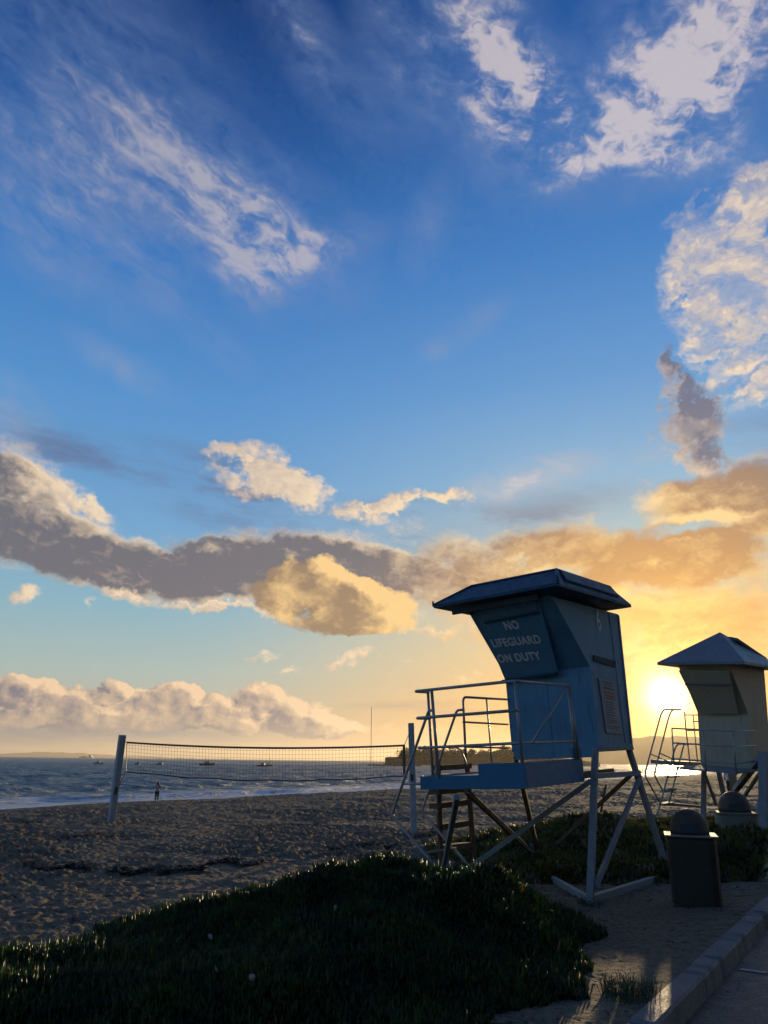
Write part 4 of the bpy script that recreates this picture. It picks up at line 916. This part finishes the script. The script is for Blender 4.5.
# ------------------------------------------------------------------ boats at anchor
HULL=mat('dark_boat_hull',(.05,.05,.055),.5); HULLW=mat('pale_boat_hull',(.45,.44,.42),.5); CABM=mat('pale_boat_cabin',(.40,.38,.35),.5)
def boat(px,py,Yd,ln_,kind,yaw,label,hm):
    p=at_y(px,py,Yd); root=empty('boat',Matrix.Translation((p.x,Yd,SEA+.35))@Matrix.Rotation(yaw,4,'Z')); tag(root,label,'boat','boats at anchor off the beach')
    def hull(bm):
        rings=[]
        for t,w_,sh_ in ((-1,.6,.1),(-.6,.9,.0),(0,1,0),(.5,.8,.1),(.85,.35,.3),(1,.03,.45)):
            x=t*ln_/2; b=ln_*.16*w_; rings.append([bm.verts.new(v) for v in ((x,-b,.9*ln_/8+sh_),(x,-b*.75,-.1),(x,0,-.4),(x,b*.75,-.1),(x,b,.9*ln_/8+sh_))])
        for a,b in zip(rings,rings[1:]):
            for k in range(5): bm.faces.new((a[k],a[(k+1)%5],b[(k+1)%5],b[k]))
        bm.faces.new(rings[0][::-1]); bm.faces.new(rings[-1])
    mk('hull',hull,hm,root); z0=.9*ln_/8
    mk('cabin',lambda bm:(box(bm,(-ln_*.18,-ln_*.09,z0),(ln_*.14,ln_*.09,z0+ln_*.13)),box(bm,(-ln_*.2,-ln_*.1,z0+ln_*.132),(ln_*.16,ln_*.1,z0+ln_*.15))),CABM,root)
    if kind=='sail': mk('mast',lambda bm:(tube(bm,[(ln_*.05,0,z0),(ln_*.05,0,z0+ln_*1.1)],.07,6),tube(bm,[(ln_*.05,0,z0+ln_*.25),(-ln_*.4,0,z0+ln_*.22)],.09,6)),DARK,root)
    else: mk('mast',lambda bm:tube(bm,[(-ln_*.1,0,z0),(-ln_*.15,0,z0+ln_*.45)],.06,6),DARK,root)
    return root
boat(98.5,762.5,480,5.5,'m',.2,'small pale motor boat on the water, leftmost of those at anchor',HULLW)
boat(138,763,470,4.0,'m',1.2,'tiny boat seen just inside the left end of the volleyball net',HULL)
boat(160,762.5,480,4.5,'sail',1.0,'small sailing boat with one mast, third from the left on the water',HULL)
boat(207,763,470,8.5,'m',.3,'largest dark work boat seen through the left half of the net',HULL)
boat(263,763.5,430,6.5,'m',-.1,'low dark boat right of the others, near the middle of the net',HULL)
boat(269,762.5,455,4.5,'sail',.6,'small masted boat close behind the low dark boat mid net',HULL)
sp_=at_y(86,758,6000)
shp=empty('ship',Matrix.Translation((sp_.x,6000,SEA))); tag(shp,'grey ship far out near the horizon at the left','ship')
mk('hull',lambda bm:box(bm,(-50,-9,-2),(50,9,9)),HULL,shp,1.0); mk('deckhouse',lambda bm:box(bm,(20,-7,9.1),(38,7,24)),HULL,shp,.5); mk('hatch',lambda bm:box(bm,(-30,-4,9.1),(0,4,13)),HULL,shp,.5)
# ------------------------------------------------------------------ people
SKIN=mat('skin',(.30,.18,.12),.6); HAIR=mat('dark_hair',(.015,.010,.008),.6); CLD=mat('dark_clothes',(.03,.03,.04),.8); CLL=mat('grey_top',(.30,.28,.27),.8); CLW=mat('white_top',(.6,.6,.6),.8)
def person(P,yaw,h,label,top,arms,legs_m,hairlong=True):
    root=empty('person',Matrix.Translation(P)@Matrix.Rotation(yaw,4,'Z')@Matrix.Scale(h/1.70,4)); tag(root,label,'person')
    V=[(0,0,.92),(0,0,1.08),(0,0,1.25),(0,0,1.40),(0,0,1.50),(0,.01,1.60)]; Rr=[(.15,.11),(.125,.095),(.155,.11),(.13,.09),(.05,.05),(.085,.10)]
    E_=[(0,1),(1,2),(2,3),(3,4),(4,5)]
    for s_ in (-1,1):
        k=len(V); 
        V+=[(s_*.09,0,.88),(s_*.10,.02,.50),(s_*.10,-.01,.09),(s_*.11,.12,.035)]; Rr+=[(.10,.10),(.06,.06),(.042,.045),(.04,.03)]; E_+=[(0,k),(k,k+1),(k+1,k+2),(k+2,k+3)]
        k=len(V); sh_,el,ha=arms[0 if s_<0 else 1]
        V+=[(s_*.18,0,1.39),(s_*el[0],el[1],el[2]),(s_*ha[0],ha[1],ha[2])]; Rr+=[(.055,.055),(.042,.042),(.03,.035)]; E_+=[(3,k),(k,k+1),(k+1,k+2)]
    me=bpy.data.meshes.new('body'); me.from_pydata(V,E_,[]); o=bpy.data.objects.new('body',me); link(o); o.parent=root
    sk=o.modifiers.new('skin','SKIN'); 
    for i,r_ in enumerate(Rr): me.skin_vertices[0].data[i].radius=r_
    me.skin_vertices[0].data[0].use_root=True
    o.modifiers.new('sub','SUBSURF').levels=1; o.modifiers['sub'].render_levels=2; me.materials.append(SKIN)
    m0=SKIN
    def lathe(bm,prof,cx=0,cy=0,seg=16):
        rings=[[bm.verts.new((cx+rx*math.cos(2*math.pi*k/seg),cy+ry*math.sin(2*math.pi*k/seg),z)) for k in range(seg)] for z,rx,ry in prof]
        for a,b in zip(rings,rings[1:]):
            for k in range(seg): bm.faces.new((a[k],a[(k+1)%seg],b[(k+1)%seg],b[k]))
        bm.faces.new(rings[0][::-1]); bm.faces.new(rings[-1])
    mk('top',lambda bm:lathe(bm,[(.86,.19,.145),(1.0,.165,.13),(1.12,.155,.125),(1.28,.19,.14),(1.38,.205,.125),(1.44,.13,.10),(1.47,.07,.07)]),top,root,smooth=True)
    for s_ in (-1,1):
        mk('trouser_leg',lambda bm:lathe(bm,[(.12,.065,.07),(.5,.085,.09),(.88,.12,.13)],s_*.10,.01),legs_m,root,smooth=True)
        sh_,el,ha=arms[0 if s_<0 else 1]
        mk('sleeve',lambda bm:tube(bm,[(s_*.18,0,1.40),(s_*el[0],el[1],el[2]),(s_*(el[0]*.4+ha[0]*.6),el[1]*.4+ha[1]*.6,el[2]*.4+ha[2]*.6)],.062,10),top,root,smooth=True)
    hair=[(1.36 if hairlong else 1.53,.07,.05),(1.50,.10,.08),(1.60,.11,.115),(1.68,.095,.105),(1.73,.05,.06)]
    mk('hair',lambda bm:lathe(bm,hair,0,-.03),HAIR,root,smooth=True)
    return root
P1_=at_z(156.5,801,SEA+.08)
person(Vector((P1_.x,P1_.y,SEA+.05)),rad(15),1.72,'dark haired person in a grey top standing at the edge of the water',CLL,((0,(.25,.03,1.14),(.16,.22,1.15)),(0,(.25,.03,1.14),(.16,.22,1.15))),CLD)
P2y=46.; P2_=at_y(730.5,786.5,P2y)
person(Vector((P2_.x,P2y,ground_z(P2_.x,P2y))),rad(-20),1.7,'person in a white top walking on the sand beyond the far tower',CLW,((0,(.24,.02,1.12),(.24,.12,.88)),(0,(.24,-.03,1.12),(.25,.05,.88))),CLD,False)
# small blue tent beyond the far tower
TENT=mat('blue_tent_cloth',(.05,.12,.30),.6); 
pt=at_y(764,792,27.); gz=ground_z(pt.x,27)
tt=empty('beach_tent',Matrix.Translation((pt.x+.3,27,gz)))
tag(tt,'low rounded blue tent on the green bank under the far tower','tent')
def tentf(bm):
    rings=[]
    for i in range(9):
        a=math.pi/2*i/8; rings.append([bm.verts.new((.62*math.cos(a)*math.cos(2*math.pi*k/20),.6*math.cos(a)*math.sin(2*math.pi*k/20),.02+1.0*math.sin(a))) for k in range(20)])
    for a,b in zip(rings,rings[1:]):
        for k in range(20): bm.faces.new((a[k],a[(k+1)%20],b[(k+1)%20],b[k]))
mk('canopy',tentf,TENT,tt,smooth=True)
mk('pole',lambda bm:tube(bm,[(-.63*math.cos(math.pi*i/12),-.25,.02+1.0*math.sin(math.pi*i/12)) for i in range(13)],.02,6),TIMB,tt)

# ------------------------------------------------------------------ sea air
bm=bmesh.new(); box(bm,(-25000,-25000,-13),(25000,25000,262)); fixn(bm)
hm_=bpy.data.materials.new('sea_haze'); hm_.use_nodes=True; hm_.node_tree.nodes.clear()
hv=hm_.node_tree.nodes.new('ShaderNodeVolumePrincipled'); hv.inputs['Color'].default_value=(1,.88,.70,1); hv.inputs['Density'].default_value=HAZE_D; hv.inputs['Anisotropy'].default_value=.50
ho_=hm_.node_tree.nodes.new('ShaderNodeOutputMaterial'); hm_.node_tree.links.new(hv.outputs[0],ho_.inputs['Volume'])
hz=obj('haze',bm,hm_); hz['kind']='stuff'; hz['label']='thin bright sea haze in the evening air'; hz.display_type='WIRE'
S.cycles.volume_bounces=0
